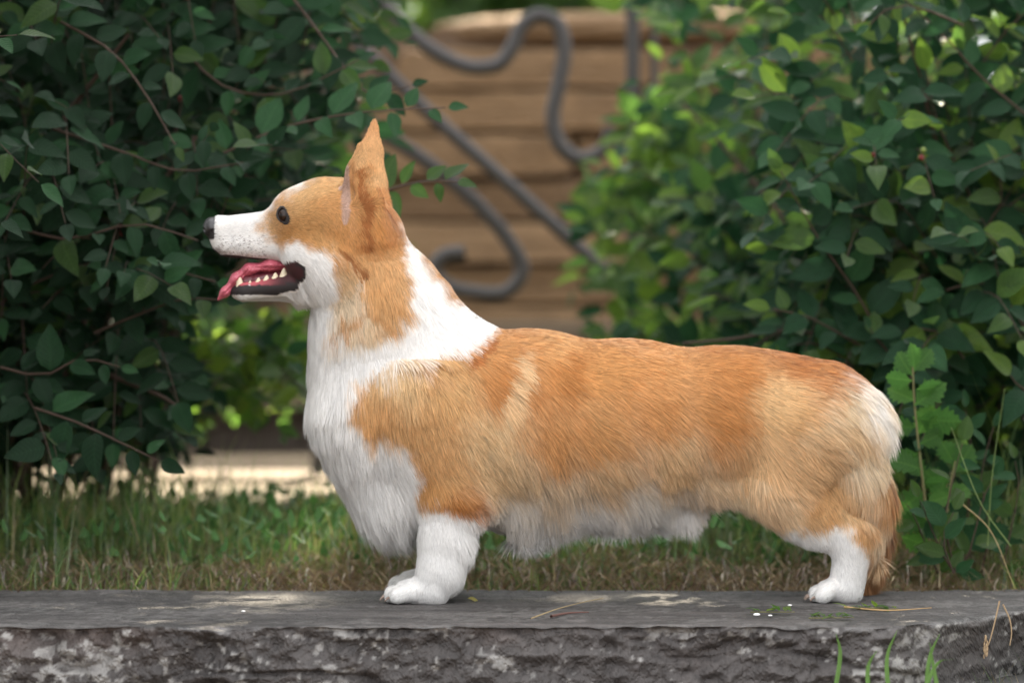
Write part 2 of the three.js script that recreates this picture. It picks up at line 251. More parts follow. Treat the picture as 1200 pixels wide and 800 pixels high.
// ------------------------------------------------------------------ shrubs, tree, plants
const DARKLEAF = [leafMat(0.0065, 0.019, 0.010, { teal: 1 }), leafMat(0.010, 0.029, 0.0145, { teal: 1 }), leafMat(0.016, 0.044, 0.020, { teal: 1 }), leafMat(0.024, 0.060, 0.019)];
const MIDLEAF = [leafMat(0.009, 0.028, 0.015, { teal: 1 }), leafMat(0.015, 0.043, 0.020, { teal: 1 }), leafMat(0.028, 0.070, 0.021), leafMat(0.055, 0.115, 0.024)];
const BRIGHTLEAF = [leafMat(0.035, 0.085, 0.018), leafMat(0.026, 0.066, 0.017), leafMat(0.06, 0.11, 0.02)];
{
  rnd = mulberry(21);
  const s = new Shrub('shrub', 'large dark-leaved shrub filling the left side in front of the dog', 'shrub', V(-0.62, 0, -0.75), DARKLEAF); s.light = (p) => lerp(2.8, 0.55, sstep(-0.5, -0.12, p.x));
  const b = (px, py, z) => P(px, py, z), keep = (p) => { const [x, y, d] = pixel(p); return !(x > 470 - Math.max(0, y - 60) * 0.15 && y > -60) && !(y > 575 - sstep(120, 240, x) * 40 && d < 6) && !(x > 225 && y > 300 && y < 640) && !(x > 330 && y > 120 && y < 400 && d < 4.45); };
  s.fill(b(110, 150, -0.75), V(0.36, 0.34, 0.42), 330, 0.047, { keep, berry: 0.10 });
  s.fill(b(40, 380, -0.6), V(0.30, 0.24, 0.34), 230, 0.047, { keep, berry: 0.08 });
  s.fill(b(310, 60, -1.0), V(0.24, 0.28, 0.26), 110, 0.047, { keep, berry: 0.06 });
  s.fill(b(-60, 250, -0.9), V(0.4, 0.6, 0.5), 300, 0.047, { keep });
  s.fill(V(-0.65, 1.0, -0.9), V(0.55, 0.45, 0.6), 420, 0.048, { keep });
  s.fill(V(-0.4, 0.95, -0.75), V(0.34, 0.28, 0.4), 110, 0.048, { keep });
  s.fill(V(-0.95, 0.5, -0.15), V(0.3, 0.6, 0.4), 260, 0.046);
  s.fill(V(-1.15, 0.6, 0.55), V(0.42, 0.75, 0.75), 420, 0.055, { step: 0.03 });
  s.fill(b(150, 440, -0.7), V(0.14, 0.10, 0.2), 60, 0.046, { keep });
  s.fill(b(70, 260, -1.45), V(0.42, 0.5, 0.14), 280, 0.056, { keep });
  s.fill(b(90, 548, -0.75), V(0.22, 0.03, 0.2), 90, 0.046, { keep });
  s.fill(b(285, 425, -0.95), V(0.065, 0.07, 0.15), 40, 0.044, { keep: (p) => { const [x, y] = pixel(p); return y > 372 && y < 505 && x < 345; } });
  s.fill(b(40, 500, -0.6), V(0.22, 0.06, 0.2), 90, 0.046, { keep });
  s.fill(b(130, 500, -1.1), V(0.14, 0.06, 0.2), 80, 0.046, { keep });
  s.fill(b(190, 300, -0.45), V(0.10, 0.13, 0.16), 46, 0.038, { keep, berry: 0.2 });
  const face = V(-0.1, 0.5, 0.85), T = (list, z0, z1, size, st, first, tone) => s.twig(list.map(([x, y], k) => P(x, y, lerp(z0, z1, k / (list.length - 1)))), size, face, st ?? 0.022, 0.0018, tone, first);
  T([[250, 185], [330, 150], [420, 132], [522, 126]], -0.35, -0.28, 0.044, 0.022, 0.15, 2);
  T([[400, 245], [455, 222], [500, 212], [536, 213]], -0.30, -0.24, 0.040, 0.0155, 0.3, 3);
  T([[40, 478], [90, 495], [140, 518], [186, 540]], -0.22, -0.16, 0.044, 0.021);
  T([[20, 340], [100, 310], [180, 312], [252, 330]], -0.34, -0.24, 0.042, 0.024);
  T([[60, 150], [150, 180], [210, 200], [285, 190]], -0.3, -0.26, 0.040, 0.022);
  T([[330, -20], [390, 60], [430, 110], [480, 100]], -0.4, -0.36, 0.046, 0.026);
  T([[200, 40], [260, 100], [330, 110], [420, 70]], -0.42, -0.36, 0.044, 0.024);
  T([[60, 20], [130, 60], [170, 110], [205, 170]], -0.28, -0.22, 0.034, 0.020);
  T([[30, 270], [80, 280], [160, 262], [232, 282]], -0.26, -0.22, 0.042, 0.022);
  T([[110, 390], [170, 365], [215, 350], [262, 352]], -0.3, -0.26, 0.042, 0.024);
  T([[0, 430], [50, 440], [95, 420], [140, 430]], -0.24, -0.22, 0.042, 0.022);
  s.stems.add(curve([P(-20, 640, -0.5), P(60, 480, -0.5), P(130, 300, -0.45), P(230, 160, -0.4)].map((v) => v.sub(s.base)), 16), 0.006, 0.002, 6);
  s.stems.add(curve([P(10, 700, -0.6), P(-10, 450, -0.6), P(40, 200, -0.45), P(150, 40, -0.35)].map((v) => v.sub(s.base)), 16), 0.007, 0.002, 6);
  s.stems.add(curve([P(60, 400, -0.45), P(130, 440, -0.4), P(190, 465, -0.4), P(225, 490, -0.4)].map((v) => v.sub(s.base)), 16), 0.004, 0.0015, 6);
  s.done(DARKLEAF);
}
{
  rnd = mulberry(22);
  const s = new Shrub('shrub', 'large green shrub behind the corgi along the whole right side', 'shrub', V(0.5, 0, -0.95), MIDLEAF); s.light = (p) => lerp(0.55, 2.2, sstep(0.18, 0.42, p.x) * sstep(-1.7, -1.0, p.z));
  const keep = (p) => { const [x, y, d] = pixel(p); const lim = (d > 5.2 ? 700 : 712) + (y < 110 ? 20 : 0) + (y > 200 ? -6 : 0) + (d > 5.2 ? 0 : 20) + Math.max(0, 330 - y) * 0.0; return x > lim && !(y > 690 && d < 5) && !(x < 880 && d < 4.75 && y > 100); };
  const b = (px, py, z) => P(px, py, z);
  s.fill(b(1100, 150, -0.62), V(0.22, 0.26, 0.20), 130, 0.050, { keep, berry: 0.12 });
  s.fill(b(1150, 380, -0.60), V(0.19, 0.22, 0.22), 130, 0.052, { keep, berry: 0.08 });
  s.fill(b(1020, 420, -0.78), V(0.16, 0.09, 0.14), 60, 0.052, { keep, berry: 0.12 });
  s.fill(b(930, 180, -1.15), V(0.18, 0.32, 0.12), 40, 0.050, { keep, berry: 0.1 });
  s.fill(b(960, 380, -1.15), V(0.22, 0.18, 0.12), 44, 0.050, { keep, berry: 0.1 });
  s.fill(b(800, 150, -1.7), V(0.22, 0.34, 0.13), 62, 0.050, { keep, berry: 0.1 });
  s.fill(b(735, 60, -1.75), V(0.08, 0.14, 0.08), 9, 0.05, { keep: (p) => pixel(p)[0] > 690 });
  s.fill(b(715, 300, -1.75), V(0.06, 0.09, 0.08), 24, 0.05, { keep: (p) => pixel(p)[0] > 672 });
  s.fill(b(770, 340, -1.7), V(0.20, 0.20, 0.13), 62, 0.050, { keep });
  s.fill(b(900, 300, -1.7), V(0.24, 0.36, 0.13), 64, 0.050, { keep });
  s.fill(V(0.75, 0.82, -0.85), V(0.36, 0.26, 0.3), 50, 0.050, { keep });
  s.fill(b(1260, 300, -0.75), V(0.2, 0.5, 0.3), 200, 0.050, { keep });
  s.fill(V(1.15, 0.6, 0.3), V(0.42, 0.75, 0.7), 380, 0.055, { step: 0.03 });
  s.fill(b(1150, 430, -1.15), V(0.26, 0.3, 0.14), 170, 0.056, { keep });
  s.fill(b(900, 540, -1.3), V(0.4, 0.14, 0.2), 110, 0.050, { keep });
  const T = (list, z0, z1, size, st, face = V(0, 0.6, 0.8), first) => s.twig(list.map(([x, y], k) => P(x, y, lerp(z0, z1, k / (list.length - 1)))), size, face, st ?? 0.024, 0.0018, undefined, first);
  T([[1040, 410], [1005, 345], [960, 280], [915, 200]], -0.42, -0.36, 0.047, 0.0235, V(0, 0.3, 0.95), 0.05);
  T([[1130, 30], [1080, 10], [1045, 8], [1018, 30]], -0.4, -0.38, 0.040, 0.022);
  T([[1210, 140], [1150, 90], [1105, 40], [1050, -10]], -0.45, -0.42, 0.040, 0.024);
  T([[1150, 260], [1120, 190], [1098, 140], [1085, 80]], -0.5, -0.46, 0.050, 0.024);
  T([[1130, 330], [1160, 260], [1175, 235], [1168, 190]], -0.42, -0.38, 0.050, 0.022);
  T([[1060, 430], [1000, 400], [950, 372], [905, 362]], -0.42, -0.38, 0.050, 0.02);
  T([[1075, 440], [1050, 420], [1030, 400], [1020, 385]], -0.4, -0.36, 0.05, 0.02); T([[1000, 430], [975, 410], [955, 402], [930, 404]], -0.44, -0.42, 0.048, 0.02); T([[1130, 420], [1110, 395], [1085, 385], [1060, 388]], -0.38, -0.36, 0.05, 0.02);
  T([[1210, 400], [1180, 350], [1150, 330], [1110, 340]], -0.4, -0.36, 0.050, 0.022);
  T([[1215, 470], [1200, 455], [1192, 450], [1185, 440]], -0.3, -0.28, 0.050, 0.02);
  s.stems.add(curve([P(1130, 640, -0.8), P(1140, 420, -0.75), P(1110, 220, -0.6), P(1060, 20, -0.5)].map((v) => v.sub(s.base)), 16), 0.007, 0.002, 6);
  s.stems.add(curve([P(1060, 640, -0.95), P(1000, 420, -0.95), P(920, 260, -1.0), P(800, 120, -1.1)].map((v) => v.sub(s.base)), 16), 0.007, 0.002, 6);
  s.stems.add(curve([P(960, 640, -1.2), P(900, 430, -1.2), P(880, 240, -1.2), P(900, 20, -1.2)].map((v) => v.sub(s.base)), 16), 0.008, 0.002, 6);
  s.stems.add(curve([P(1010, 398, -0.55), P(920, 388, -0.55), P(860, 397, -0.5), P(800, 402, -0.5)].map((v) => v.sub(s.base)), 16), 0.003, 0.0012, 6);
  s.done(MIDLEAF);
}
const low = { keep: (p) => pixel(p)[1] < 512 && pixel(p)[1] > 375 };
function bigShrub(name, label, base, parts, tones, seed, size, count, step = 0.026) { rnd = mulberry(seed); const s = new Shrub(name, label, 'shrub', base, tones); for (const [c, r, n, o] of parts) s.fill(c, r, n ?? count, size, { step, long: 1.4, ...o }); s.done(tones, 80); return s; }
bigShrub('shrub', 'low light-green shrub by the path, between left shrub and dog chest', V(-0.4, 0, -1.5), [[P(285, 440, -1.7), V(0.14, 0.06, 0.12), 44, low], [P(230, 430, -1.2), V(0.10, 0.08, 0.12), 50, low], [P(300, 455, -1.3), V(0.10, 0.05, 0.1), 34, low], [P(350, 410, -1.9), V(0.12, 0.06, 0.1), 44, low], [P(285, 465, -1.45), V(0.13, 0.045, 0.12), 60, low], [P(255, 400, -1.0), V(0.06, 0.05, 0.12), 24, low], [P(235, 480, -1.2), V(0.08, 0.04, 0.1), 40, low], [P(330, 440, -1.5), V(0.06, 0.06, 0.1), 24, low]], BRIGHTLEAF, 31, 0.040, 40);
bigShrub('shrub', 'blurred yellow-green shrub showing above the top of the stacked wall', V(0, 0, -5.2), [[V(-0.28, 1.0, -5.0), V(0.3, 0.25, 0.25), 130], [V(0.25, 1.02, -5.1), V(0.35, 0.25, 0.25), 130], [V(-0.35, 0.85, -5.2), V(0.6, 0.7, 0.4), 380], [V(0.45, 1.0, -5.4), V(0.7, 0.8, 0.4), 460], [V(-1.1, 1.0, -5.2), V(0.6, 0.8, 0.4), 160]], BRIGHTLEAF, 32, 0.085, 100, 0.04);
bigShrub('shrub', 'dark shrub far behind the left shrub beside the steps', V(-1.3, 0, -3.2), [[V(-1.2, 0.5, -3.0), V(0.6, 0.6, 0.4), 220], [V(-0.75, 0.55, -3.3), V(0.3, 0.4, 0.2), 90]], MIDLEAF, 33, 0.05, 100, 0.034);
bigShrub('hedge', 'dark hedge far back on the left, glimpsed through the left shrub', V(-2, 0, -4.6), [[V(-1.5, 0.6, -4.6), V(1.0, 1.0, 0.35), 700], [V(-0.75, 0.6, -4.4), V(0.35, 0.8, 0.3), 240]], MIDLEAF, 35, 0.085, 100, 0.04);
bigShrub('hedge', 'dark hedge far back on the right, glimpsed through the right shrub', V(2, 0, -4.6), [[V(1.45, 0.6, -4.6), V(1.1, 1.0, 0.35), 800]], MIDLEAF, 36, 0.085, 100, 0.04);
bigShrub('shrub', 'shrub in the sun behind the right shrub near the end of the wall', V(1.1, 0, -3.0), [[V(1.3, 0.45, -3.6), V(0.6, 0.5, 0.3), 130], [V(0.8, 0.35, -3.3), V(0.25, 0.3, 0.2), 50]], BRIGHTLEAF, 34, 0.05, 100, 0.034);
{
  // the tree whose trunk shows at the top edge; its crown shades the lawn and the dog
  rnd = mulberry(41);
  const base = V(0.52, 0, -6.0), t = thing('shade_tree', 'thick brown tree trunk at the top edge behind the shrubs', 'tree', base), tr = new Tubes();
  tr.add(curve([V(0, -0.05, 0), V(0.02, 1, 0), V(-0.03, 2.2, 0.1), V(0.05, 3.4, 0.25)], 20), 0.16, 0.10, 16); mesh('trunk', tr.geo(), M.bark, t);
  const lb = new Tubes(), im = [], c = V(0.2, 4.2, 0.2), r = V(1.25, 0.7, 0.8);
  for (let k = 0; k < 40; k++) { const e = V(c.x + R(r.x * 0.9), c.y + R(r.y * 0.7), c.z + R(r.z * 0.9)); lb.add(curve([V(0, 2.2 + R(0.6), 0.1), V(e.x * 0.4, 3.4 + R(0.3), e.z * 0.45), e], 12), 0.035, 0.006, 6); }
  mesh('limb', lb.geo(), M.bark, t);
  for (let k = 0; k < 205; k++) { const d = V(R(), R(), R()); if (d.lengthSq() > 1) { k--; continue; } const p = V(c.x + d.x * r.x, c.y + d.y * r.y, c.z + d.z * r.z); const gap = noise(p.x * 1.3 + 4, p.y * 0.8, p.z * 1.3); if (gap > 0.36) continue; for (let q = 0; q < 26; q++) { const o = new THREE.Object3D(); o.position.set(p.x + R(0.2), p.y + R(0.14), p.z + R(0.2)); o.rotation.set(R(1.2), R(3.14), R(1.2)); o.scale.setScalar(R(0.06, 0.1)); o.updateMatrix(); im.push(o.matrix.clone()); } }
  const crown = new THREE.InstancedMesh(LEAVES[0], MIDLEAF[1], im.length); crown.name = 'crown'; crown.userData.kind = 'stuff'; crown.castShadow = crown.receiveShadow = true; im.forEach((m, k) => crown.setMatrixAt(k, m)); t.add(crown);
}
{
  // herb with jagged leaves, right of the dog's rump
  rnd = mulberry(51);
  const base = P(1092, 668, -0.2), t = thing('leafy_herb', 'bright green herb with jagged lobed leaves just behind the rump', 'plant', base), st = new Tubes();
  const lobed = (() => { const prof = [[0, 0.02], [0.08, 0.05], [0.2, 0.28], [0.26, 0.2], [0.34, 0.36], [0.42, 0.24], [0.52, 0.40], [0.58, 0.26], [0.68, 0.30], [0.74, 0.18], [0.84, 0.18], [0.9, 0.08], [1, 0.0]], p = [], uv = [], idx = []; prof.forEach(([y, w], k) => { for (const c of [-1, 0, 1]) { p.push(c * w, y + (c ? w * 0.25 : 0), -0.15 * y * y + Math.abs(c) * w * 0.25); uv.push(0.5 + c * w, y); } if (k) for (const c of [0, 1]) { const a = (k - 1) * 3 + c, b = a + 3; idx.push(a, a + 1, b, a + 1, b + 1, b); } }); return geom(p, idx, { uv }); })();
  const mats = [leafMat(0.036, 0.112, 0.032, { coat: 0.2 }), leafMat(0.029, 0.09, 0.027, { coat: 0.2 }), leafMat(0.046, 0.13, 0.036, { coat: 0.2 })];
  const put = (px, py, z, ang, size, tilt) => { const m = mesh('leaf', lobed, mats[Math.floor(rnd() * 3)], t); m.position.copy(P(px, py, z)).sub(base); m.rotation.set(tilt, R(0.5), ang, 'ZXY'); m.scale.setScalar(size); };
  const stem = [[1092, 668], [1086, 600], [1078, 530], [1072, 470], [1070, 430]].map(([x, y]) => P(x, y, -0.2)); st.add(curve(stem, 20).map((v) => v.sub(base)), 0.002, 0.001, 6); st.add(curve([[1092, 668], [1108, 610], [1116, 560], [1120, 540]].map(([x, y]) => P(x, y, -0.18)), 12).map((v) => v.sub(base)), 0.0015, 0.0008, 6);
  mesh('stem', st.geo(), M.twigGreen, t);
  for (const [x, y, a, s] of [[1070, 440, 0.6, 0.036], [1070, 436, -0.7, 0.038], [1072, 432, 0.1, 0.03], [1070, 446, 1.5, 0.034], [1074, 456, -1.5, 0.032], [1072, 475, -0.9, 0.044], [1075, 490, -1.7, 0.052], [1073, 470, 1.1, 0.036], [1074, 500, 1.6, 0.04], [1078, 520, -1.2, 0.036], [1078, 530, 2.0, 0.042], [1080, 550, 1.2, 0.04], [1082, 565, -1.6, 0.03], [1084, 575, 2.2, 0.045], [1086, 590, -1.2, 0.03], [1088, 610, 1.7, 0.036], [1110, 590, -0.9, 0.04], [1112, 575, 0.9, 0.04], [1118, 555, -0.6, 0.042], [1120, 545, 0.5, 0.036], [1090, 625, -1.4, 0.034], [1092, 640, 1.3, 0.036], [1076, 510, -0.4, 0.04], [1104, 615, 1.2, 0.034], [1084, 560, 0.7, 0.042], [1090, 600, -0.5, 0.038]]) put(x, y, -0.2 + R(0.02), a, s, R(-0.3, 0.5) - 0.2);
  // a small plant with round leaves beside it
  rnd = mulberry(52); const h = new Shrub('leafy_plant', 'small dark plant with oval leaves low beside the herb', 'plant', P(1120, 670, -0.15), [BRIGHTLEAF[1], MIDLEAF[1]]);
  const T = (l, z) => h.twig(l.map(([x, y]) => P(x, y, z)), 0.036, V(0, 0.5, 0.85), 0.02, 0.0012);
  T([[1120, 670], [1108, 610], [1118, 560], [1128, 520]], -0.14); T([[1150, 672], [1160, 620], [1150, 560], [1165, 500]], -0.24); T([[1100, 672], [1082, 630], [1070, 600], [1062, 590]], -0.16); T([[1130, 670], [1135, 600], [1140, 540], [1132, 480]], -0.26); T([[1175, 672], [1185, 620], [1195, 570], [1190, 540]], -0.22); T([[1118, 670], [1100, 640], [1085, 600], [1078, 585]], -0.12); T([[1122, 672], [1140, 640], [1150, 590], [1165, 560]], -0.17); T([[1118, 672], [1112, 655], [1105, 630], [1118, 600]], -0.1);
  h.done([BRIGHTLEAF[1], MIDLEAF[1]], 100);
}
{
  // lawn: bent blades, denser near the ledge, with dry blades among them
  rnd = mulberry(61);
  const blade = (bend, rows = 4) => { const p = [], n = [], idx = []; for (let k = 0; k <= rows; k++) { const t = k / rows, w = 0.5 * (1 - Math.pow(t, 1.7)) + 0.02; p.push(-w, t * (1 - bend * 0.25 * t), bend * t * t * 0.9, w, t * (1 - bend * 0.25 * t), bend * t * t * 0.9); n.push(-0.35, 0.2, 0.9, 0.35, 0.2, 0.9); if (k) { const a = (k - 1) * 2; idx.push(a, a + 1, a + 2, a + 1, a + 3, a + 2); } } return geom(p, idx, { normal: n }); };
  const gm = new THREE.MeshPhysicalMaterial({ color: 0xffffff, roughness: 0.95, transmission: 0.3, thickness: 0, side: THREE.DoubleSide });
  const root = new THREE.Group(); root.name = 'grass'; scene.add(root); tag(root, 'short green lawn grass behind the stone ledge', 'grass', null, 'stuff');
  const o = new THREE.Object3D(), make = (name, g, list) => { const im = new THREE.InstancedMesh(g, gm, list.length); im.name = name; im.userData.kind = 'stuff'; im.castShadow = im.receiveShadow = true; list.forEach(([p, ry, tilt, h, w, c], k) => { o.position.copy(p); o.rotation.set(tilt, ry, 0, 'YXZ'); o.scale.set(w, h, h); o.updateMatrix(); im.setMatrixAt(k, o.matrix); im.setColorAt(k, rgb(...c)); }); root.add(im); };
  const sets = [[], [], []]; const green = () => { const t = rnd(), k = R(0.75, 1.3); return t < 0.16 ? [0.46 * k, 0.37 * k, 0.17 * k] : t < 0.55 ? [0.27 * k, 0.38 * k, 0.07 * k] : [0.13 * k, 0.27 * k, 0.055 * k]; };
  for (let k = 0; k < 62000; k++) {
    const z = -0.12 - 1.02 * Math.pow(rnd(), 1.25), x = R(1.25), n = fbm(x * 5, z * 5, 3), edge = 1 - sstep(-0.46, -0.20, z); if (n < -0.28 + 0.1 * rnd() && rnd() < 0.7) continue; if (z > -0.34 + 0.10 * n && rnd() < 0.75) continue;
    const far = sstep(0.55, 1.15, -z), h = R(0.04, 0.105) * (0.3 + 0.7 * edge) * (1 + 1.3 * n) * (1 - 0.5 * far) * (1 + 0.3 * (1 - sstep(-0.5, -0.28, x))); sets[Math.floor(rnd() * 3)].push([V(x, -0.014, z), R(3.14), R(1.0), h * R(0.8, 1.35), R(0.0014, 0.0040), green().map((v) => v * (1 + 0.7 * fbm(x * 9 + 3, z * 9, 7)))]);
  }
  [0.5, 0.9, 1.5].forEach((b, k) => make('grass_blade', blade(b), sets[k]));
  // dry thatch lying along the back of the ledge
  const straw = []; for (let k = 0; k < 19000; k++) { const z = -0.085 - 0.42 * Math.pow(rnd(), 1.15), x = R(0.9), t = rnd(), q = R(0.7, 1.4); straw.push([V(x, -0.008 + 0.032 * rnd() * (1 - sstep(-0.22, -0.08, z)) * (1 + fbm(x * 8, z * 8)), z), R(3.14), 1.45 + R(0.6), R(0.02, 0.06), R(0.0008, 0.0022), t < 0.5 ? [0.30 * q, 0.2 * q, 0.09 * q] : t < 0.8 ? [0.16 * q, 0.085 * q, 0.04 * q] : [0.42 * q, 0.33 * q, 0.17 * q]]); }
  make('dry_grass', blade(0.25, 3), straw);
  // small broad weeds in the lawn
  const wl = []; for (let k = 0; k < 2600; k++) { const z = -0.30 - 0.8 * rnd(), x = R(0.9); const q = R(0.8, 1.3); wl.push([V(x, R(0.005, 0.06), z), R(3.14), R(0.4, 1.3), R(0.014, 0.026), R(0.014, 0.022), [0.06 * q, 0.16 * q, 0.035 * q]]); } make('weed', LEAVES[0], wl);
  // low ground in front, bottom right
  const fr = [[], []]; for (let k = 0; k < 1500; k++) { const x = R(0.36, 0.62), z = R(0.2, 0.5), dry = rnd() < 0.55, q = R(0.7, 1.3); if (z < frontZ(x) - 0.02) continue; fr[k % 2].push([V(x, -0.132, z), R(3.14), R(0.55), R(0.03, 0.085) * sstep(0.34, 0.5, x) + 0.012, R(0.0012, 0.0028), dry ? [0.34 * q, 0.26 * q, 0.12 * q] : [0.09 * q, 0.17 * q, 0.04 * q]]); }
  [0.6, 1.3].forEach((b, k) => make('grass_blade', blade(b), fr[k]));
}
// single grass stalks and bits one can tell apart
{
  rnd = mulberry(71);
  const stalk = (label, pts, col, r = 0.0011, name = 'grass_stalk', cat = 'grass stalk', group) => { const t = new Tubes(); t.add(curve(pts, 20), r, r * 0.35, 5); return tag(mesh(name, t.geo(), new THREE.MeshStandardMaterial({ color: rgb(...col), roughness: 0.8 })), label, cat, group); };
  const Z = -0.14, on = (x, y) => { const d0 = P(x, y, 0), k = (EYE.y - 0.0022) / (EYE.y - d0.y); return EYE.clone().lerp(d0, k); };   // a point on top of the ledge
  stalk('dry straw lying on the ledge right of the hind paw', [on(990, 711), on(1040, 715), on(1092, 712)], [0.42, 0.27, 0.12]);
  stalk('long dry grass stem lying from the lawn to the ledge before the hind paw', [on(622, 727).add(V(0, 0.002, 0)), on(660, 716).add(V(0, 0.004, 0)), P(740, 696, -0.1), P(800, 692, -0.2)], [0.30, 0.22, 0.11], 0.0007);
  stalk('thin brown twig piece lying on the ledge below the belly', [on(646, 722), on(668, 718), on(690, 717)], [0.11, 0.05, 0.04], 0.0016, 'twig_piece', 'twig');
  stalk('tall thin green grass stem leaning right of the herb', [P(1185, 640, -0.1), P(1150, 590, -0.1), P(1115, 500, -0.12)], [0.14, 0.2, 0.06], 0.0009);
  stalk('upright thin green grass stem at the right edge', [P(1158, 640, -0.16), P(1163, 560, -0.16), P(1178, 455, -0.16)], [0.12, 0.18, 0.05], 0.0009);
  stalk('curved dry grass stem over the lawn at the right edge', [P(1128, 590, -0.12), P(1160, 620, -0.1), P(1190, 690, -0.06)], [0.34, 0.26, 0.12], 0.0009);
  stalk('bent dry stem rising from the lawn under the belly', [P(700, 700, -0.24), P(735, 670, -0.25), P(790, 655, -0.27)], [0.36, 0.28, 0.13], 0.0009);
  for (const [label, pts, head] of [['dry seed stalk hanging before the right end of the ledge, left one', [[1172, 704], [1166, 730], [1160, 752], [1156, 760]], 1], ['dry seed stalk hanging before the right end of the ledge, right one', [[1176, 708], [1184, 726], [1186, 742], [1184, 756]], 0]]) {
    const zf = 0.24, t = thing('seed_stalk', label, 'grass stalk', P(...pts[0], zf)), tb = new Tubes(); tb.add(curve(pts.map(([x, y]) => P(x, y, zf).sub(t.position)), 14), 0.0009, 0.0005, 5); const m = new THREE.MeshStandardMaterial({ color: rgb(0.38, 0.27, 0.16), roughness: 0.9 }); mesh('stem', tb.geo(), m, t);
    if (head) { const e = P(...pts[3], zf).sub(t.position), hs = []; for (let k = 0; k < 30; k++) { const g = new THREE.SphereGeometry(0.0016, 5, 4); g.scale(0.6, 1.6, 0.6); g.translate(e.x + R(0.0022), e.y + R(-0.008, 0.012), e.z + R(0.002)); hs.push(g); } mesh('seed_head', mergeGeometries(hs), m, t); }
  }
  const sprig = (label, x, y, n, ang) => { const b = on(x, y), t = thing('green_sprig', label, 'sprig', b, 'green sprigs on the ledge by the hind paw'), tb = new Tubes(), dir = V(Math.cos(ang), 0.02, Math.sin(ang)); tb.add([V(0, 0, 0), dir.clone().multiplyScalar(0.02), dir.clone().multiplyScalar(0.045)], 0.0007, 0.0004, 4); mesh('stem', tb.geo(), M.twigGreen, t); for (let k = 0; k < n; k++) { const m = mesh('leaf', LEAVES[k % 4], BRIGHTLEAF[k % 3], t); m.position.copy(dir).multiplyScalar(0.045 * (k + 0.5) / n).add(V(0, 0.001, 0)); m.rotation.set(-1.2 + R(0.35), R(3.14), 0, 'YXZ'); m.rotation.y = R(3.14); m.scale.setScalar(R(0.008, 0.015)); } };
  sprig('green sprig lying on the ledge left of the hind paw', 880, 717, 7, 0.2); sprig('green leafy sprig lying before the toes of the hind paw', 948, 724, 10, 0.1); sprig('green sprig lying under the heel of the hind paw', 1008, 712, 6, 0.6); sprig('green sprig on the ledge right of the hind paw', 1036, 712, 6, 2.8);
  const pet = new THREE.SphereGeometry(0.003, 8, 6); pet.scale(1, 0.35, 0.8); const pm = new THREE.MeshStandardMaterial({ color: rgb(0.75, 0.74, 0.72), roughness: 0.8 });
  for (const [x, y, s, l] of [[887, 720, 1.5, 'white petal on the ledge left of the hind paw, largest'], [926, 709, 1, 'small white petal on the ledge close to the toes'], [285, 716, 1, 'tiny pale petal on the ledge at left, before the front paw'], [903, 721, 0.8, 'tiny white petal beside the largest petal on the ledge']]) { const m = tag(mesh('petal', pet, pm), l, 'petal', 'white petals on the ledge'); m.position.copy(on(x, y)); m.scale.setScalar(s); m.rotation.y = R(3); }
  const dl = tag(mesh('fallen_leaf', LEAVES[3], leafMat(0.26, 0.26, 0.08)), 'small yellow-green leaf fallen on the ledge behind the front paw', 'leaf'); dl.position.copy(on(548, 702)).add(V(0, 0.001, 0)); dl.rotation.set(-1.35, 0.3, -1.5); dl.scale.setScalar(0.022);
  // long green blades at the bottom right corner, each its own
  const bm = new THREE.MeshPhysicalMaterial({ color: rgb(0.12, 0.24, 0.05), roughness: 0.95, transmission: 0.3, thickness: 0, side: THREE.DoubleSide });
  [[975, 800, 985, 765, 980, 742], [1045, 806, 1040, 770, 1052, 738], [1085, 806, 1090, 770, 1102, 742], [1075, 806, 1100, 776, 1118, 772], [1020, 806, 1018, 780, 1028, 762], [1105, 806, 1096, 790, 1090, 752]].forEach(([a, b, c, d, e, f], k) => {
    const z = 0.36 + 0.01 * k, pts = curve([P(a, b + 30, z), P(c, d, z), P(e, f, z + 0.01)], 10), p = [], idx = []; pts.forEach((q, i) => { const w = 0.0022 * (1 - Math.pow(i / 10, 2)) + 0.0002; p.push(q.x - w, q.y, q.z, q.x + w * 0.2, q.y, q.z + 0.0012, q.x + w, q.y, q.z); if (i) for (const s of [0, 1]) { const A = (i - 1) * 3 + s; idx.push(A, A + 1, A + 3, A + 1, A + 4, A + 3); } });
    tag(mesh('long_grass', geom(p, idx), bm), ['broad green blade furthest left before the ledge, bottom right corner', 'upright green blade before the ledge, right of the leftmost', 'tall green blade with bent tip before the ledge', 'green blade arching right before the ledge', 'short green blade between two taller ones before the ledge', 'green blade leaning left, rightmost of the blades before the ledge'][k], 'grass blade', 'long grass blades before the ledge');
  });
}
// ------------------------------------------------------------------ the corgi
// measured in dog units: 1100 to the metre, x to the right, y down from the top of the photograph, z towards the camera; the stone is at y = 701
const toWorld = (x, y, z) => V((x - 600) / 1100, AIM.y + (400 - y) / 1100, z / 1100);
const smin = (a, b, k) => { const h = Math.max(k - Math.abs(a - b), 0) / k; return Math.min(a, b) - h * h * k * 0.25; };
function cap(b, x, y, z) {                 // tapered capsule [x1,y1,z1,r1, x2,y2,z2,r2, kz]
  const kz = b[8] ?? 1, z1 = b[2] / kz, z2 = b[6] / kz, pz = z / kz - z1, px = x - b[0], py = y - b[1], bx = b[4] - b[0], by = b[5] - b[1], bz = z2 - z1;
  const h = Math.max(0, Math.min(1, (px * bx + py * by + pz * bz) / (bx * bx + by * by + bz * bz + 1e-6))), dx = px - bx * h, dy = py - by * h, dz = pz - bz * h;
  return Math.sqrt(dx * dx + dy * dy + dz * dz) - (b[3] + (b[7] - b[3]) * h);
}
const both = (list) => list.flatMap((b) => [b, b.map((v, i) => (i === 2 || i === 6 ? -v : v))]);
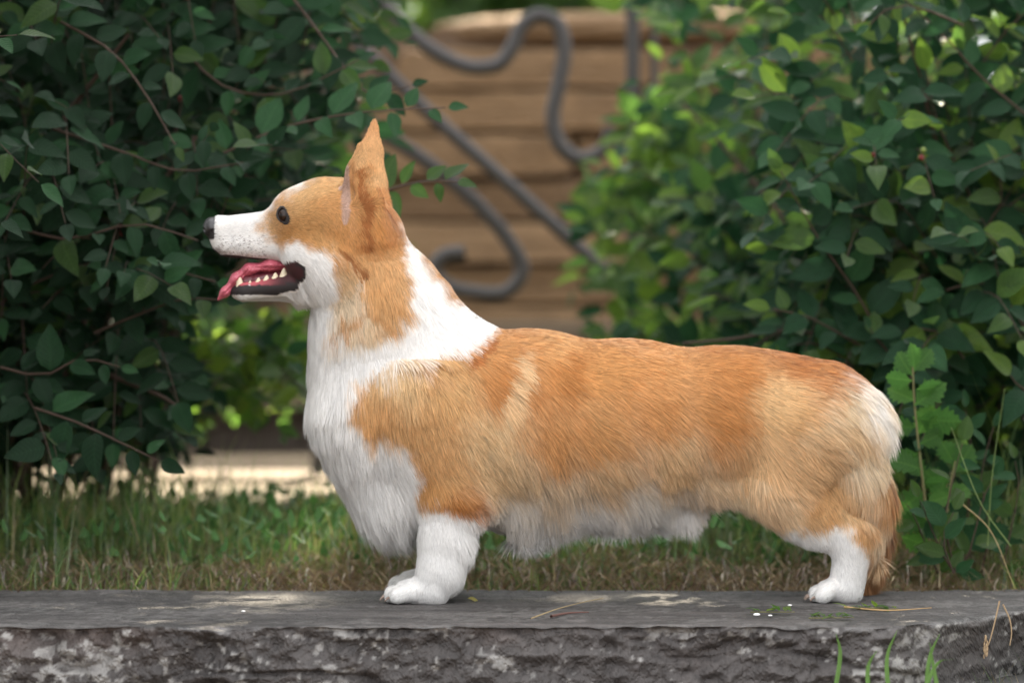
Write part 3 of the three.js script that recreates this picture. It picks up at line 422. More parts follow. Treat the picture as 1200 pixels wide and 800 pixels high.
const TRUNK = [
  [957, 490, 0, 68, 900, 490, 0, 72, 1.12], [900, 490, 0, 72, 850, 490, 0, 78, 1.05], [850, 490, 0, 78, 740, 494, 0, 90, 1], [740, 494, 0, 90, 620, 493, 0, 101, 1], [620, 493, 0, 101, 525, 490, 0, 100, 0.98],
  [525, 490, 0, 98, 455, 478, 0, 76, 1.0], [455, 478, 0, 76, 438, 410, 0, 58, 1.0], [470, 560, 0, 42, 600, 574, 0, 34, 1.3], [600, 574, 0, 34, 760, 562, 0, 30, 1.3], [500, 430, 0, 84, 452, 362, 0, 68, 0.9], [452, 362, 0, 68, 418, 298, 0, 56, 0.95], [780, 584, 0, 20, 818, 600, 0, 9, 1], [402, 345, 0, 32, 410, 420, 0, 44, 1.0], [420, 480, 0, 54, 452, 566, 0, 44, 1.05],
];
const HEADB = [[394, 256, 0, 47, 380, 255, 0, 47, 1.2], [424, 270, 0, 40, 400, 260, 0, 44, 1.15], [334, 271, 0, 26, 260, 268, 0, 14.5, 0.95], [335, 289, 0, 18.5, 268, 288, 0, 13.5, 1.4], [254, 268, 0, 11, 258, 284, 0, 10, 1.2], [352, 258, 0, 38, 384, 262, 0, 44, 1.2]]
  .concat(both([[348, 250, 19, 24, 380, 246, 26, 28, 1], [368, 298, 24, 34, 392, 308, 26, 36, 1], [352, 296, 24, 18, 372, 318, 24, 24, 1]]));
const JAW = both([[356, 331, 22, 14, 288, 341, 12, 9.5, 1], [288, 341, 12, 9.5, 277, 341, 4, 8, 1]]).concat([[360, 340, 0, 12, 284, 346, 0, 7, 1.6]]);
const LEGS = both([
  [500, 470, 60, 51, 538, 572, 64, 40, 0.75], [528, 580, 62, 36, 522, 630, 64, 27, 0.9], [522, 630, 64, 27, 517, 662, 65, 24, 0.95], [517, 662, 65, 24, 508, 684, 66, 21, 1.05]])
  .concat([[1, 0], [-1, 24]].flatMap(([s, e]) => [
    [944, 505, 60, 57, 918 + e, 566, 60, 40, 0.75], [918 + e, 566, 60, 40, 950 + e, 600, 58, 33, 0.7], [940 + e, 594, 58, 34, 997 + e, 630, 56, 23.5, 0.85], [998 + e, 626, 56, 23, 988 + e, 682, 56, 20, 0.95], [985, 500, 48, 52, 985, 560, 46, 42, 0.7], [992, 540, 44, 34, 1016, 580, 40, 22, 0.8], [1014, 570, 40, 22, 1026, 640, 38, 7, 0.9],
    [836, 548, 36, 30, 905, 572, 46, 28, 0.75],
  ].map((b) => [b[0], b[1], s * b[2], b[3], b[4], b[5], s * b[6], b[7], b[8]])))
  .concat([[1012, 560, -38, 26, 1030, 652, -46, 9, 1]]);
const PAWS = both([[508, 684, 66, 18, 478, 688, 67, 14, 1.25], ...[-16, -6, 6, 16].map((d) => [486, 686, 66 + d * 0.8, 9.5, 459 + Math.abs(d) * 0.6, 690.5, 67 + d * 1.35, 9.4, 1])])
  .concat([[1, 0], [-1, 24]].flatMap(([s, e]) => [[984 + e, 684, 56, 16, 966 + e, 688, 57, 13, 1.2], ...[-16, -6, 6, 16].map((d) => [970 + e, 684, 56 + d * 0.75, 9.5, 951 + e + Math.abs(d) * 0.5, 691.2, 57 + d * 1.3, 9.2, 1])].map((b) => [b[0], b[1], s * b[2], b[3], b[4], b[5], s * b[6], b[7], b[8]])));
const EARN = [[426, 268, 34, 34, 424, 232, 44, 23, 0.62], [424, 232, 44, 23, 423, 205, 50, 15, 0.5], [423, 205, 50, 16, 425, 175, 52, 5.5, 0.45]];
const EARF = [[428, 262, -30, 32, 431, 215, -40, 20, 0.6], [431, 215, -40, 21, 433, 175, -44, 13.5, 0.5], [433, 175, -44, 13.5, 437.5, 142, -45, 4.6, 0.45]];
const HOLLOW = [[396, 262, 46, 11, 406, 228, 55, 11, 0.8], [406, 228, 55, 11, 414, 190, 58, 3, 0.7]], HOLLOWF = HOLLOW.map((b) => [b[0] + 10, b[1] - 10, -b[2] + 8, b[3], b[4] + 17, b[5] - 26, -b[6] + 10, b[7], 0.75]);
const fold = (list, k, x, y, z, d = 1e3) => { for (let i = 0; i < list.length; i++) d = smin(d, cap(list[i], x, y, z), k); return d; };
function bodySDF(x, y, z) {
  let d = 1e3;
  if (x > 350 || y > 380) { d = fold(TRUNK, 26, x, y, z); if (y > 420) { d = smin(d, fold(LEGS, 14, x, y, z), 24); if (y > 640) d = smin(d, fold(PAWS, 1.6, x, y, z), 5); } }
  if (x < 520 && y < 400) {
    let h = fold(HEADB, 12, x, y, z);
    if (x > 385 && y < 300) {
      const cn = Math.max(fold(EARN, 8, x, y, z), -fold(HOLLOW, 5, x, y, z)), cf = Math.max(fold(EARF, 8, x, y, z), -fold(HOLLOWF, 5, x, y, z));
      h = smin(smin(h, cn, 7), cf, 7);
    }
    d = smin(d, h, 24);
    if (y > 300 && x < 400) d = smin(d, fold(JAW, 5, x, y, z), 4.5);
    if (x > 285 && x < 352 && y > 296 && y < 345) d = Math.max(d, -Math.max(cap([353, 319, 0, 11, 290, 319, 0, 16, 1.0], x, y, z), -400)); // the open mouth
  }
  return d;
}
function surfaceNets(f, lo, hi, cell) {
  const n = [0, 1, 2].map((k) => Math.ceil((hi[k] - lo[k]) / cell) + 1), F = new Float32Array(n[0] * n[1] * n[2]), id = new Int32Array(F.length).fill(-1), sy = n[0], sz = n[0] * n[1];
  for (let k = 0, o = 0; k < n[2]; k++) for (let j = 0; j < n[1]; j++) for (let i = 0; i < n[0]; i++, o++) F[o] = f(lo[0] + i * cell, lo[1] + j * cell, lo[2] + k * cell);
  const P3 = [], I = [], off = [0, 1, sy, sy + 1, sz, sz + 1, sz + sy, sz + sy + 1], E = [[0, 1], [2, 3], [4, 5], [6, 7], [0, 2], [1, 3], [4, 6], [5, 7], [0, 4], [1, 5], [2, 6], [3, 7]];
  for (let k = 0; k < n[2] - 1; k++) for (let j = 0; j < n[1] - 1; j++) for (let i = 0; i < n[0] - 1; i++) {
    const o = i + j * sy + k * sz; let c = 0, x = 0, y = 0, z = 0;
    let s = 0; for (let q = 0; q < 8; q++) s += F[o + off[q]] < 0 ? 1 : 0; if (s === 0 || s === 8) continue;
    for (const [a, b] of E) { const A = F[o + off[a]], B = F[o + off[b]]; if ((A < 0) === (B < 0)) continue; const t = A / (A - B); x += lerp(a & 1, b & 1, t); y += lerp((a >> 1) & 1, (b >> 1) & 1, t); z += lerp(a >> 2, b >> 2, t); c++; }
    id[o] = P3.length / 3; P3.push(lo[0] + (i + x / c) * cell, lo[1] + (j + y / c) * cell, lo[2] + (k + z / c) * cell);
  }
  const quad = (a, b, c, d, flip) => { if (a < 0 || b < 0 || c < 0 || d < 0) return; if (flip) I.push(a, c, b, a, d, c); else I.push(a, b, c, a, c, d); };
  for (let k = 1; k < n[2] - 1; k++) for (let j = 1; j < n[1] - 1; j++) for (let i = 1; i < n[0] - 1; i++) {
    const o = i + j * sy + k * sz, s = F[o] < 0;
    if (s !== F[o + 1] < 0) quad(id[o - sy - sz], id[o - sz], id[o], id[o - sy], !s);
    if (s !== F[o + sy] < 0) quad(id[o - 1 - sz], id[o - sz], id[o], id[o - 1], s);
    if (s !== F[o + sz] < 0) quad(id[o - 1 - sy], id[o - sy], id[o], id[o - 1], !s);
  }
  const N = new Float32Array(P3.length), e = cell * 0.6;
  for (let q = 0; q < P3.length; q += 3) { const x = P3[q], y = P3[q + 1], z = P3[q + 2]; let a = f(x + e, y, z) - f(x - e, y, z), b = f(x, y + e, z) - f(x, y - e, z), c = f(x, y, z + e) - f(x, y, z - e); const l = Math.hypot(a, b, c) || 1; N[q] = a / l; N[q + 1] = b / l; N[q + 2] = c / l; }
  return { P: P3, N, I };
}
// dog units -> world (y turns over, so the winding does too)
function dogGeo(s, color) {
  const n = s.P.length / 3, p = new Float32Array(n * 3), nn = new Float32Array(n * 3), c = color && new Float32Array(n * 3), idx = new Uint32Array(s.I.length), uv = [];
  for (let q = 0; q < n; q++) { const w = toWorld(s.P[q * 3], s.P[q * 3 + 1], s.P[q * 3 + 2]); p.set([w.x, w.y, w.z], q * 3); nn.set([s.N[q * 3], -s.N[q * 3 + 1], s.N[q * 3 + 2]], q * 3); uv.push(w.x, w.y + w.z * 0.7); if (c) c.set(color(s.P[q * 3], s.P[q * 3 + 1], s.P[q * 3 + 2]), q * 3); }
  for (let q = 0; q < idx.length; q += 3) { idx[q] = s.I[q]; idx[q + 1] = s.I[q + 2]; idx[q + 2] = s.I[q + 1]; }
  let turn = 0; const A = V(0, 0, 0), B = V(0, 0, 0), C = V(0, 0, 0);
  for (let q = 0; q < idx.length; q += 3) { A.fromArray(p, idx[q] * 3); B.fromArray(p, idx[q + 1] * 3).sub(A); C.fromArray(p, idx[q + 2] * 3).sub(A); turn += B.cross(C).dot(A.fromArray(nn, idx[q] * 3)) > 0 ? 1 : -1; }
  if (turn < 0) for (let q = 0; q < idx.length; q += 3) { const t = idx[q + 1]; idx[q + 1] = idx[q + 2]; idx[q + 2] = t; }
  return geom(p, idx, { normal: nn, color: c, uv });
}
const dist2 = (a, x, y) => (a[0] - x) * (a[0] - x) + (a[1] - y) * (a[1] - y);
// coat colour where it is not white: x, y, r, g, b (sRGB)
const COAT = [
  [700, 430, 200, 130, 72], [650, 400, 214, 150, 92], [590, 440, 186, 112, 58], [570, 410, 200, 130, 74], [660, 425, 186, 112, 56], [760, 410, 206, 136, 78], [760, 470, 206, 138, 82], [850, 430, 192, 118, 62], [835, 480, 196, 124, 68], [930, 415, 176, 98, 46], [965, 425, 184, 108, 54],
  [900, 470, 224, 174, 120], [985, 470, 238, 210, 172], [1010, 520, 240, 216, 184], [930, 525, 226, 180, 132], [880, 530, 222, 172, 122], [960, 580, 206, 150, 98], [1000, 590, 214, 166, 116], [1022, 590, 238, 214, 184], [1024, 625, 236, 210, 178], [1028, 645, 226, 192, 152], [1045, 560, 204, 146, 96], [1035, 640, 176, 106, 58], [1012, 620, 210, 152, 98], [900, 590, 232, 196, 156],
  [650, 562, 232, 204, 172], [700, 545, 230, 190, 146], [620, 588, 240, 230, 218], [680, 594, 240, 232, 222], [740, 582, 238, 228, 214], [800, 590, 240, 230, 220], [760, 590, 236, 222, 204], [860, 580, 230, 200, 162], [640, 500, 208, 142, 86], [690, 500, 206, 140, 84], [780, 530, 226, 184, 138], [820, 560, 228, 192, 152],
  [520, 445, 212, 160, 106], [470, 430, 228, 188, 138], [440, 465, 216, 158, 102], [500, 480, 214, 160, 106], [520, 530, 214, 158, 104], [545, 590, 178, 102, 44], [500, 560, 204, 140, 82], [560, 500, 226, 186, 138], [575, 540, 226, 188, 142], [600, 540, 224, 190, 150], [590, 592, 238, 226, 210],
  [530, 345, 206, 142, 86], [500, 310, 214, 156, 104], [365, 262, 206, 146, 88], [340, 278, 196, 132, 74], [355, 226, 216, 166, 112], [385, 215, 216, 164, 108], [320, 262, 214, 160, 108], [428, 215, 202, 136, 80], [446, 215, 224, 172, 118], [438, 240, 210, 146, 88], [419, 185, 220, 164, 110], [436, 150, 218, 156, 104], [440, 185, 222, 166, 112], [446, 262, 204, 132, 72], [425, 285, 190, 120, 66], [440, 335, 212, 152, 96], [404, 320, 224, 184, 140], [412, 348, 232, 205, 172], [400, 372, 236, 214, 186], [420, 366, 232, 206, 172], [422, 312, 206, 146, 92], [392, 292, 210, 150, 94], [460, 350, 214, 158, 104], [400, 280, 200, 130, 72], [395, 240, 206, 142, 86],
];
const inside = (poly, x, y) => { let c = false; for (let i = 0, j = poly.length - 1; i < poly.length; j = i++) if ((poly[i][1] > y) !== (poly[j][1] > y) && x < ((poly[j][0] - poly[i][0]) * (y - poly[i][1])) / (poly[j][1] - poly[i][1]) + poly[i][0]) c = !c; return c; };
function edge(poly, x, y) { let m = 1e9; for (let i = 0, j = poly.length - 1; i < poly.length; j = i++) { const [ax, ay] = poly[j], bx = poly[i][0] - ax, by = poly[i][1] - ay, h = clamp(((x - ax) * bx + (y - ay) * by) / (bx * bx + by * by), 0, 1); m = Math.min(m, Math.hypot(x - ax - bx * h, y - ay - by * h)); } return inside(poly, x, y) ? m : -m; }
const WHITE = [
  [[220, 225], [314, 232], [322, 224], [338, 207], [352, 196], [372, 200], [356, 213], [340, 226], [326, 240], [312, 252], [304, 266], [314, 278], [340, 287], [372, 290], [386, 300], [392, 322], [388, 345], [378, 372], [362, 380], [330, 372], [262, 350], [220, 300]],
  [[464, 250], [486, 280], [506, 318], [528, 346], [556, 356], [584, 362], [592, 376], [558, 398], [524, 412], [486, 420], [452, 426], [420, 436], [392, 446], [380, 400], [402, 378], [430, 382], [462, 376], [474, 350], [478, 320], [472, 288]],
  [[330, 362], [374, 350], [392, 362], [388, 396], [412, 420], [418, 446], [412, 468], [430, 488], [476, 504], [486, 540], [490, 572], [520, 588], [560, 592], [572, 600], [570, 730], [330, 730]],
  [[880, 612], [905, 606], [950, 616], [978, 603], [996, 616], [1008, 636], [1014, 656], [1026, 664], [1030, 740], [900, 740], [890, 640]],
  [[560, 600], [600, 588], [660, 578], [740, 570], [800, 574], [850, 596], [850, 680], [560, 680]],
  [[986, 440], [1010, 448], [1042, 492], [1036, 512], [1010, 490], [992, 470]],
];
const SOFT = [9, 9, 9, 7, 34, 22, 4], STREAKS = [[[426, 205], [429, 292], 6, 176, 108, 58], [[413, 196], [414, 268], 3.5, 226, 172, 118], [[398, 292], [424, 312], 6, 160, 96, 50], [[452, 230], [456, 275], 9, 214, 156, 102], [[470, 400], [520, 440], 5, 226, 184, 134], [[545, 420], [575, 400], 8, 178, 108, 56], [[606, 424], [572, 545], 15, 236, 206, 162], [[770, 415], [700, 395], 8, 226, 172, 116], [[925, 500], [1000, 500], 14, 238, 208, 166], [[420, 320], [424, 372], 5, 238, 214, 184], [[388, 385], [420, 360], 5, 222, 172, 118]];
function whiteness(x, y) { let w = 0; for (let i = 0; i < WHITE.length; i++) w = Math.max(w, sstep(-SOFT[i], SOFT[i], edge(WHITE[i], x, y))); return w; }
const coatLin = COAT.map((c) => lin(c[2], c[3], c[4]).map((v, i) => Math.pow(v, [0.73, 0.735, 0.80][i])));
function coat(x, y, z) {                    // linear albedo at a point of the skin
  let r = 0, g = 0, b = 0, s = 0;
  for (let i = 0; i < COAT.length; i++) { const d = dist2(COAT[i], x, y) + 60, w = 1 / (d * d); r += coatLin[i][0] * w; g += coatLin[i][1] * w; b += coatLin[i][2] * w; s += w; }
  r /= s; g /= s; b /= s;
  for (const [A, B, wd, cr, cg, cb] of STREAKS) { const bx = B[0] - A[0], by = B[1] - A[1], h = clamp(((x - A[0]) * bx + (y - A[1]) * by) / (bx * bx + by * by), 0, 1), d = Math.hypot(x - A[0] - bx * h, y - A[1] - by * h), k = 0.85 * (1 - sstep(wd * 0.3, wd * 1.2, d)), c = lin(cr, cg, cb); r = lerp(r, c[0], k); g = lerp(g, c[1], k); b = lerp(b, c[2], k); }
  let w = whiteness(x, y);
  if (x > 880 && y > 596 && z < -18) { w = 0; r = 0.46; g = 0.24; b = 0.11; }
  const wh = y > 287 && x < 258 ? [0.62, 0.57, 0.55] : [0.95, 0.94, 0.92];
  return [lerp(r, wh[0], w), lerp(g, wh[1], w), lerp(b, wh[2], w)];
}
// lie of the coat: x, y, direction, length, lift
const LIE = [
  [268, 262, 1, 0.05, 4, 8], [290, 285, 1, 0.2, 4, 8], [322, 262, 1, 0.05, 5, 10], [330, 228, 1, -0.5, 7, 14], [355, 215, 1, -0.1, 7, 12], [392, 206, 1, 0.15, 9, 16], [345, 300, 1, 0.5, 9, 12], [385, 315, 0.75, 0.85, 20, 18], [370, 345, 0.45, 1, 20, 20], [300, 345, 1, 0.25, 4, 8], [445, 270, 0.55, 0.85, 14, 18], [420, 215, 0.05, -1, 5, 10], [436, 150, 0.05, -1, 4, 10], [404, 275, 0.4, 0.9, 9, 14],
  [485, 300, 0.5, 0.85, 15, 15], [535, 350, 0.75, 0.65, 15, 13], [430, 345, 0.3, 0.95, 26, 18], [366, 380, -0.05, 1, 24, 22], [400, 410, 0.12, 1, 32, 22], [475, 385, 0.5, 0.9, 28, 16], [368, 470, 0.08, 1, 30, 20], [420, 540, 0.2, 1, 36, 20], [450, 600, 0.38, 1, 42, 24], [478, 450, 0.3, 1, 30, 18], [545, 430, 0.65, 0.75, 24, 14], [510, 520, 0.4, 0.9, 22, 12], [562, 560, 0.75, 0.65, 24, 16],
  [600, 390, 1, 0.2, 17, 11], [700, 400, 1, 0.12, 16, 11], [800, 405, 1, 0.12, 16, 11], [905, 410, 1, 0.15, 18, 12], [962, 420, 0.9, 0.4, 20, 16], [620, 450, 0.7, 0.7, 26, 12], [600, 540, 0.5, 0.88, 28, 14], [700, 470, 0.88, 0.48, 24, 11], [720, 540, 0.6, 0.8, 30, 14], [620, 600, 0.32, 1, 44, 22], [720, 598, 0.34, 1, 42, 22], [800, 588, 0.4, 0.92, 34, 20], [820, 470, 0.88, 0.46, 24, 11], [830, 540, 0.45, 0.9, 28, 14], [872, 580, 0.45, 0.9, 24, 18],
  [920, 480, 0.9, 0.4, 26, 12], [930, 545, 0.8, 0.6, 26, 13], [985, 470, 0.9, 0.5, 32, 15], [1008, 460, 0.75, 0.8, 34, 20], [1015, 530, 0.55, 0.9, 36, 16], [1028, 580, -0.1, 1, 42, 12], [955, 600, 0.55, 0.85, 15, 9], [985, 614, 0.3, 1, 11, 8], [1018, 598, -0.06, 1, 24, 5], [1030, 640, 0.02, 1, 32, 6], [1004, 620, 0.02, 1, 14, 5], [1004, 640, 0, 1, 9, 9], [1000, 655, 0.1, 1, 8, 14], [958, 690, -0.7, 0.5, 5, 10], [522, 612, 0.25, 1, 10, 12], [552, 622, 0.55, 0.85, 26, 24], [515, 655, 0.12, 1, 9, 12], [540, 662, 0.45, 0.9, 16, 24], [468, 690, -0.8, 0.5, 5, 10], [508, 688, 0, 1, 7, 12], [815, 610, 0.5, 0.4, 8, 12],
];
function lie(x, y) { let a = 0, b = 0, l = 0, f = 0, s = 0; for (const q of LIE) { const d = dist2(q, x, y) + 40, w = 1 / (d * d); const n = Math.hypot(q[2], q[3]); a += q[2] / n * w; b += q[3] / n * w; l += q[4] * w; f += q[5] * w; s += w; } const n = Math.hypot(a, b) || 1; return [a / n, b / n, l / s, f / s]; }

const corgi = thing('corgi', 'orange and white corgi standing in profile on the stone ledge with its mouth open', 'dog', V(0, 0, 0));
const skin = surfaceNets(bodySDF, [228, 126, -118], [1054, 704.5, 118], 3.1);
const PINK = lin(178, 84, 92), BLACK = [0.018, 0.014, 0.014];
const mouthPart = (x, y, z) => Math.hypot(x - 352, (y - 320) * 0.8) < 6.2 || x > 262 && x < 353 && y > 303.5 && y < 347 && (y < 334 || Math.abs(z) < 10 - (y - 334) * 0.4);
const lipAt = (x, y, z) => (x > 262 && y > 334 + noise(x / 5, 3) - (x > 330 ? (x - 330) * 0.25 : 0) && y < 346 + 1.4 * noise(x / 6, y / 9) - (x > 325 ? (x - 325) * 0.22 : 0) && x < 352) || (Math.hypot(x - 352, (y - 320) * 0.8) < 9.5 && Math.hypot(x - 352, (y - 320) * 0.8) > 6 && x > 349) || (x < 252 && y > 280 && y < 300 && Math.abs(z) < 6) || (y > 291 && x < 268 && Math.abs(z) < 9) || (y > 297 && y < 304.5 && x > 255 && x < 345 && Math.abs(z) < 13);
const EYEXY = [334.5, 253.5];
const eyeRim = (x, y) => { const a = (x - EYEXY[0]) * 1.22, b = (y - EYEXY[1]) * 0.92 - a * 0.3; return Math.hypot(a * (1 + 0.035 * -Math.min(b, 0)), b); };
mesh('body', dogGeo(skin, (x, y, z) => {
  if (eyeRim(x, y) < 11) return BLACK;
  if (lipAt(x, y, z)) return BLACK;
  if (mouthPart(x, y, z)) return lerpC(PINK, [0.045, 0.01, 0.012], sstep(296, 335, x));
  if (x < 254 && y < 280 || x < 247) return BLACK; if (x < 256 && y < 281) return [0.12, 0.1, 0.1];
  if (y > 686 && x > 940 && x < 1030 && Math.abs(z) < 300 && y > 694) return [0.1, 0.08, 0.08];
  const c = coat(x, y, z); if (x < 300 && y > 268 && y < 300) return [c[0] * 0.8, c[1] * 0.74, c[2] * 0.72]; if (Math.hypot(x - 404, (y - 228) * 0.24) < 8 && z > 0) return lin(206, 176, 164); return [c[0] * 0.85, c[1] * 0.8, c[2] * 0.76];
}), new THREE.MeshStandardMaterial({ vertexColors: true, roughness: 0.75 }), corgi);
function lerpC(a, b, t) { return a.map((v, i) => lerp(v, b[i], t)); }

// the coat: some 260,000 tapered hairs, each a curved ribbon that lies along the body
{
  rnd = mulberry(101);
  const { P: SP3, N: SN, I: SI } = skin, roots = [];
  for (let q = 0; q < SI.length; q += 3) {
    const a = SI[q] * 3, b = SI[q + 1] * 3, c = SI[q + 2] * 3, ux = SP3[b] - SP3[a], uy = SP3[b + 1] - SP3[a + 1], uz = SP3[b + 2] - SP3[a + 2], vx = SP3[c] - SP3[a], vy = SP3[c + 1] - SP3[a + 1], vz = SP3[c + 2] - SP3[a + 2];
    const area = 0.5 * Math.hypot(uy * vz - uz * vy, uz * vx - ux * vz, ux * vy - uy * vx), x = SP3[a], y = SP3[a + 1], z = SP3[a + 2], nz = SN[a + 2];
    let w = 0.92; if (x < 480 && y < 390) w = 1.9; if (y > 640) w = 1.5; if (z < -25 && nz < 0) w *= 0.35; if (x > 560 && y > 540 && y < 640) w *= 0.9;
    let n = area * w; n = Math.floor(n) + (rnd() < n - Math.floor(n) ? 1 : 0);
    while (n-- > 0) { let s = rnd(), t = rnd(); if (s + t > 1) { s = 1 - s; t = 1 - t; } const r = 1 - s - t; roots.push([0, 1, 2].map((k) => SP3[a + k] * r + SP3[b + k] * s + SP3[c + k] * t).concat([0, 1, 2].map((k) => SN[a + k] * r + SN[b + k] * s + SN[c + k] * t))); }
  }
  const pos = new Float32Array(roots.length * 21), nor = new Float32Array(roots.length * 21), col = new Float32Array(roots.length * 21), idx = new Uint32Array(roots.length * 15); let nv = 0, ni = 0, hairs = 0;
  const put = (x, y, z, n, c, k) => { const w = nv * 3; pos[w] = (x - 600) / 1100; pos[w + 1] = AIM.y + (400 - y) / 1100; pos[w + 2] = z / 1100; nor[w] = n[0]; nor[w + 1] = -n[1]; nor[w + 2] = n[2]; col[w] = c[0] * k; col[w + 1] = c[1] * k; col[w + 2] = c[2] * k; nv++; };
  for (const [x, y, z, nx, ny, nz] of roots) {
    if (y > 699 || (x < 251.5 && y < 280) || lipAt(x, y, z) || mouthPart(x, y, z) || (x > 262 && x < 349 && y > 312 && y < 342) || eyeRim(x, y) < 9.2) continue;
    let [dx, dy, len, lift] = lie(x, y), dz = 0;
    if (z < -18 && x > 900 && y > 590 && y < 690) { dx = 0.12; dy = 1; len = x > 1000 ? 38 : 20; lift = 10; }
    const inEar = Math.hypot(x - 405, (y - 228) * 0.22) < 7.5 && z > 20; if (inEar) len = 6;
    // clumps at two sizes bend the lie
    const j1 = 0.24, j2 = len > 12 ? 0.24 : 0.16, f1 = 1 / 26, f2 = 1 / 7.5;
    dx += j1 * noise(x * f1, y * f1, z * f1 + 9) + j2 * noise(x * f2 + 40, y * f2, z * f2); dy += j1 * noise(x * f1 + 70, y * f1, z * f1) + j2 * noise(x * f2, y * f2 + 31, z * f2); dz += j1 * noise(x * f1, y * f1 + 50, z * f1) + j2 * noise(x * f2 + 13, y * f2, z * f2 + 77);
    dx += R(0.12); dy += R(0.12); dz += R(0.12);
    const dn = dx * nx + dy * ny + dz * nz; dx -= nx * dn; dy -= ny * dn; dz -= nz * dn; let m = Math.hypot(dx, dy, dz) || 1; dx /= m; dy /= m; dz /= m;
    const hang = clamp(len / 40, 0, 1), L = len * (0.62 + 0.5 * rnd() + (len < 15 ? 0.08 : 0.28) * noise(x / 11, y / 11, z / 11 + 5)), li = (lift + R(4)) * Math.PI / 180, under = Math.max(0, ny);
    const sx = dx * Math.cos(li) + nx * Math.sin(li), sy = dy * Math.cos(li) + ny * Math.sin(li) + 0.25 * hang * under, sz2 = dz * Math.cos(li) + nz * Math.sin(li);
    const bx = -nx * Math.sin(li) * 0.55, by = -ny * Math.sin(li) * 0.55 + 0.22 * hang, bz = -nz * Math.sin(li) * 0.55;
    const jx = x + noise(x / 6, y / 6, 3) * 4 + noise(x / 15, y / 15, 8) * 4 + R(3), jy = y + noise(x / 6 + 30, y / 6, 3) * 4 + noise(x / 15 + 9, y / 15, 8) * 4 + R(3), c0 = coat(jx, jy, z), al = x * dx + y * dy, ac = -x * dy + y * dx, lum = c0[2] > 0.6 ? 0.35 : 1, t = (1 - 0.06 * lum + (rnd() - 0.5) * 0.36 * lum) * (1 + 0.11 * noise(al / 42, ac / 4.5, z / 8) + 0.12 * noise(al / 90, ac / 17, z / 24)), light = c0[2] / (c0[0] + 1e-6), dark = rnd() < 0.07 && light < 0.7 ? 0.7 : 1;
    let c = [c0[0] * t * dark, c0[1] * t * dark, c0[2] * t * dark];
    const speck = x < 312 && y > 276 && y < 302 && x > 255 && rnd() < 0.10; if (speck) c = [0.2, 0.15, 0.14]; if (inEar) c = lin(208, 176, 158).map((v) => v * t);
    const wd = (len < 7 ? 0.38 : len < 16 ? 0.42 : 0.47) * (0.7 + 0.6 * rnd());
    // ribbon side vector: across the hair, rolled a little out of the skin
    let ax = ny * dz - nz * dy, ay = nz * dx - nx * dz, az = nx * dy - ny * dx; const roll = R(0.45); ax += nx * roll; ay += ny * roll; az += nz * roll; m = Math.hypot(ax, ay, az) || 1; ax *= wd / m; ay *= wd / m; az *= wd / m;
    let hn = [nx + ax / wd * -roll * 0.5 + R(0.1), ny + ay / wd * -roll * 0.5 + R(0.1), nz + az / wd * -roll * 0.5 + R(0.1)]; m = Math.hypot(...hn); hn = hn.map((v) => v / m);
    // side x along, seen in the world's axes, must agree with the hair's normal
    const gx = ay * sz2 - az * sy, gy = az * sx - ax * sz2, gz = ax * sy - ay * sx, flip = gx * hn[0] + gy * hn[1] + gz * hn[2] < 0; if (flip) { ax = -ax; ay = -ay; az = -az; }
    const S = len > 17 ? 3 : 2, v0 = nv;
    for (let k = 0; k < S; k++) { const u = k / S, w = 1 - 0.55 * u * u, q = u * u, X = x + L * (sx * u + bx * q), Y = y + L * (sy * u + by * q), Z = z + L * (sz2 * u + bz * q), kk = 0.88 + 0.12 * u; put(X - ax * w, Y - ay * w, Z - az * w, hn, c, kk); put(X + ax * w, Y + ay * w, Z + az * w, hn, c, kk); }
    put(x + L * (sx + bx), y + L * (sy + by), z + L * (sz2 + bz), hn, c, 1.04);
    for (let k = 0; k < S - 1; k++) { const o = v0 + k * 2; idx[ni++] = o; idx[ni++] = o + 2; idx[ni++] = o + 1; idx[ni++] = o + 1; idx[ni++] = o + 2; idx[ni++] = o + 3; }
    const o = v0 + (S - 1) * 2; idx[ni++] = o; idx[ni++] = o + 2; idx[ni++] = o + 1; hairs++;
  }
  console.log('hairs', hairs, 'triangles', ni / 3);
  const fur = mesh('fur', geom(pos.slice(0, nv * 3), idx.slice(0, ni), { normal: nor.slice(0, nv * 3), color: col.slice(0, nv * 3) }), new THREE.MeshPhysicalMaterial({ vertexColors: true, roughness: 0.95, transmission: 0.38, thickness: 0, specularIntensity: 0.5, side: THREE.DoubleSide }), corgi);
  fur.userData.kind = 'stuff';
}
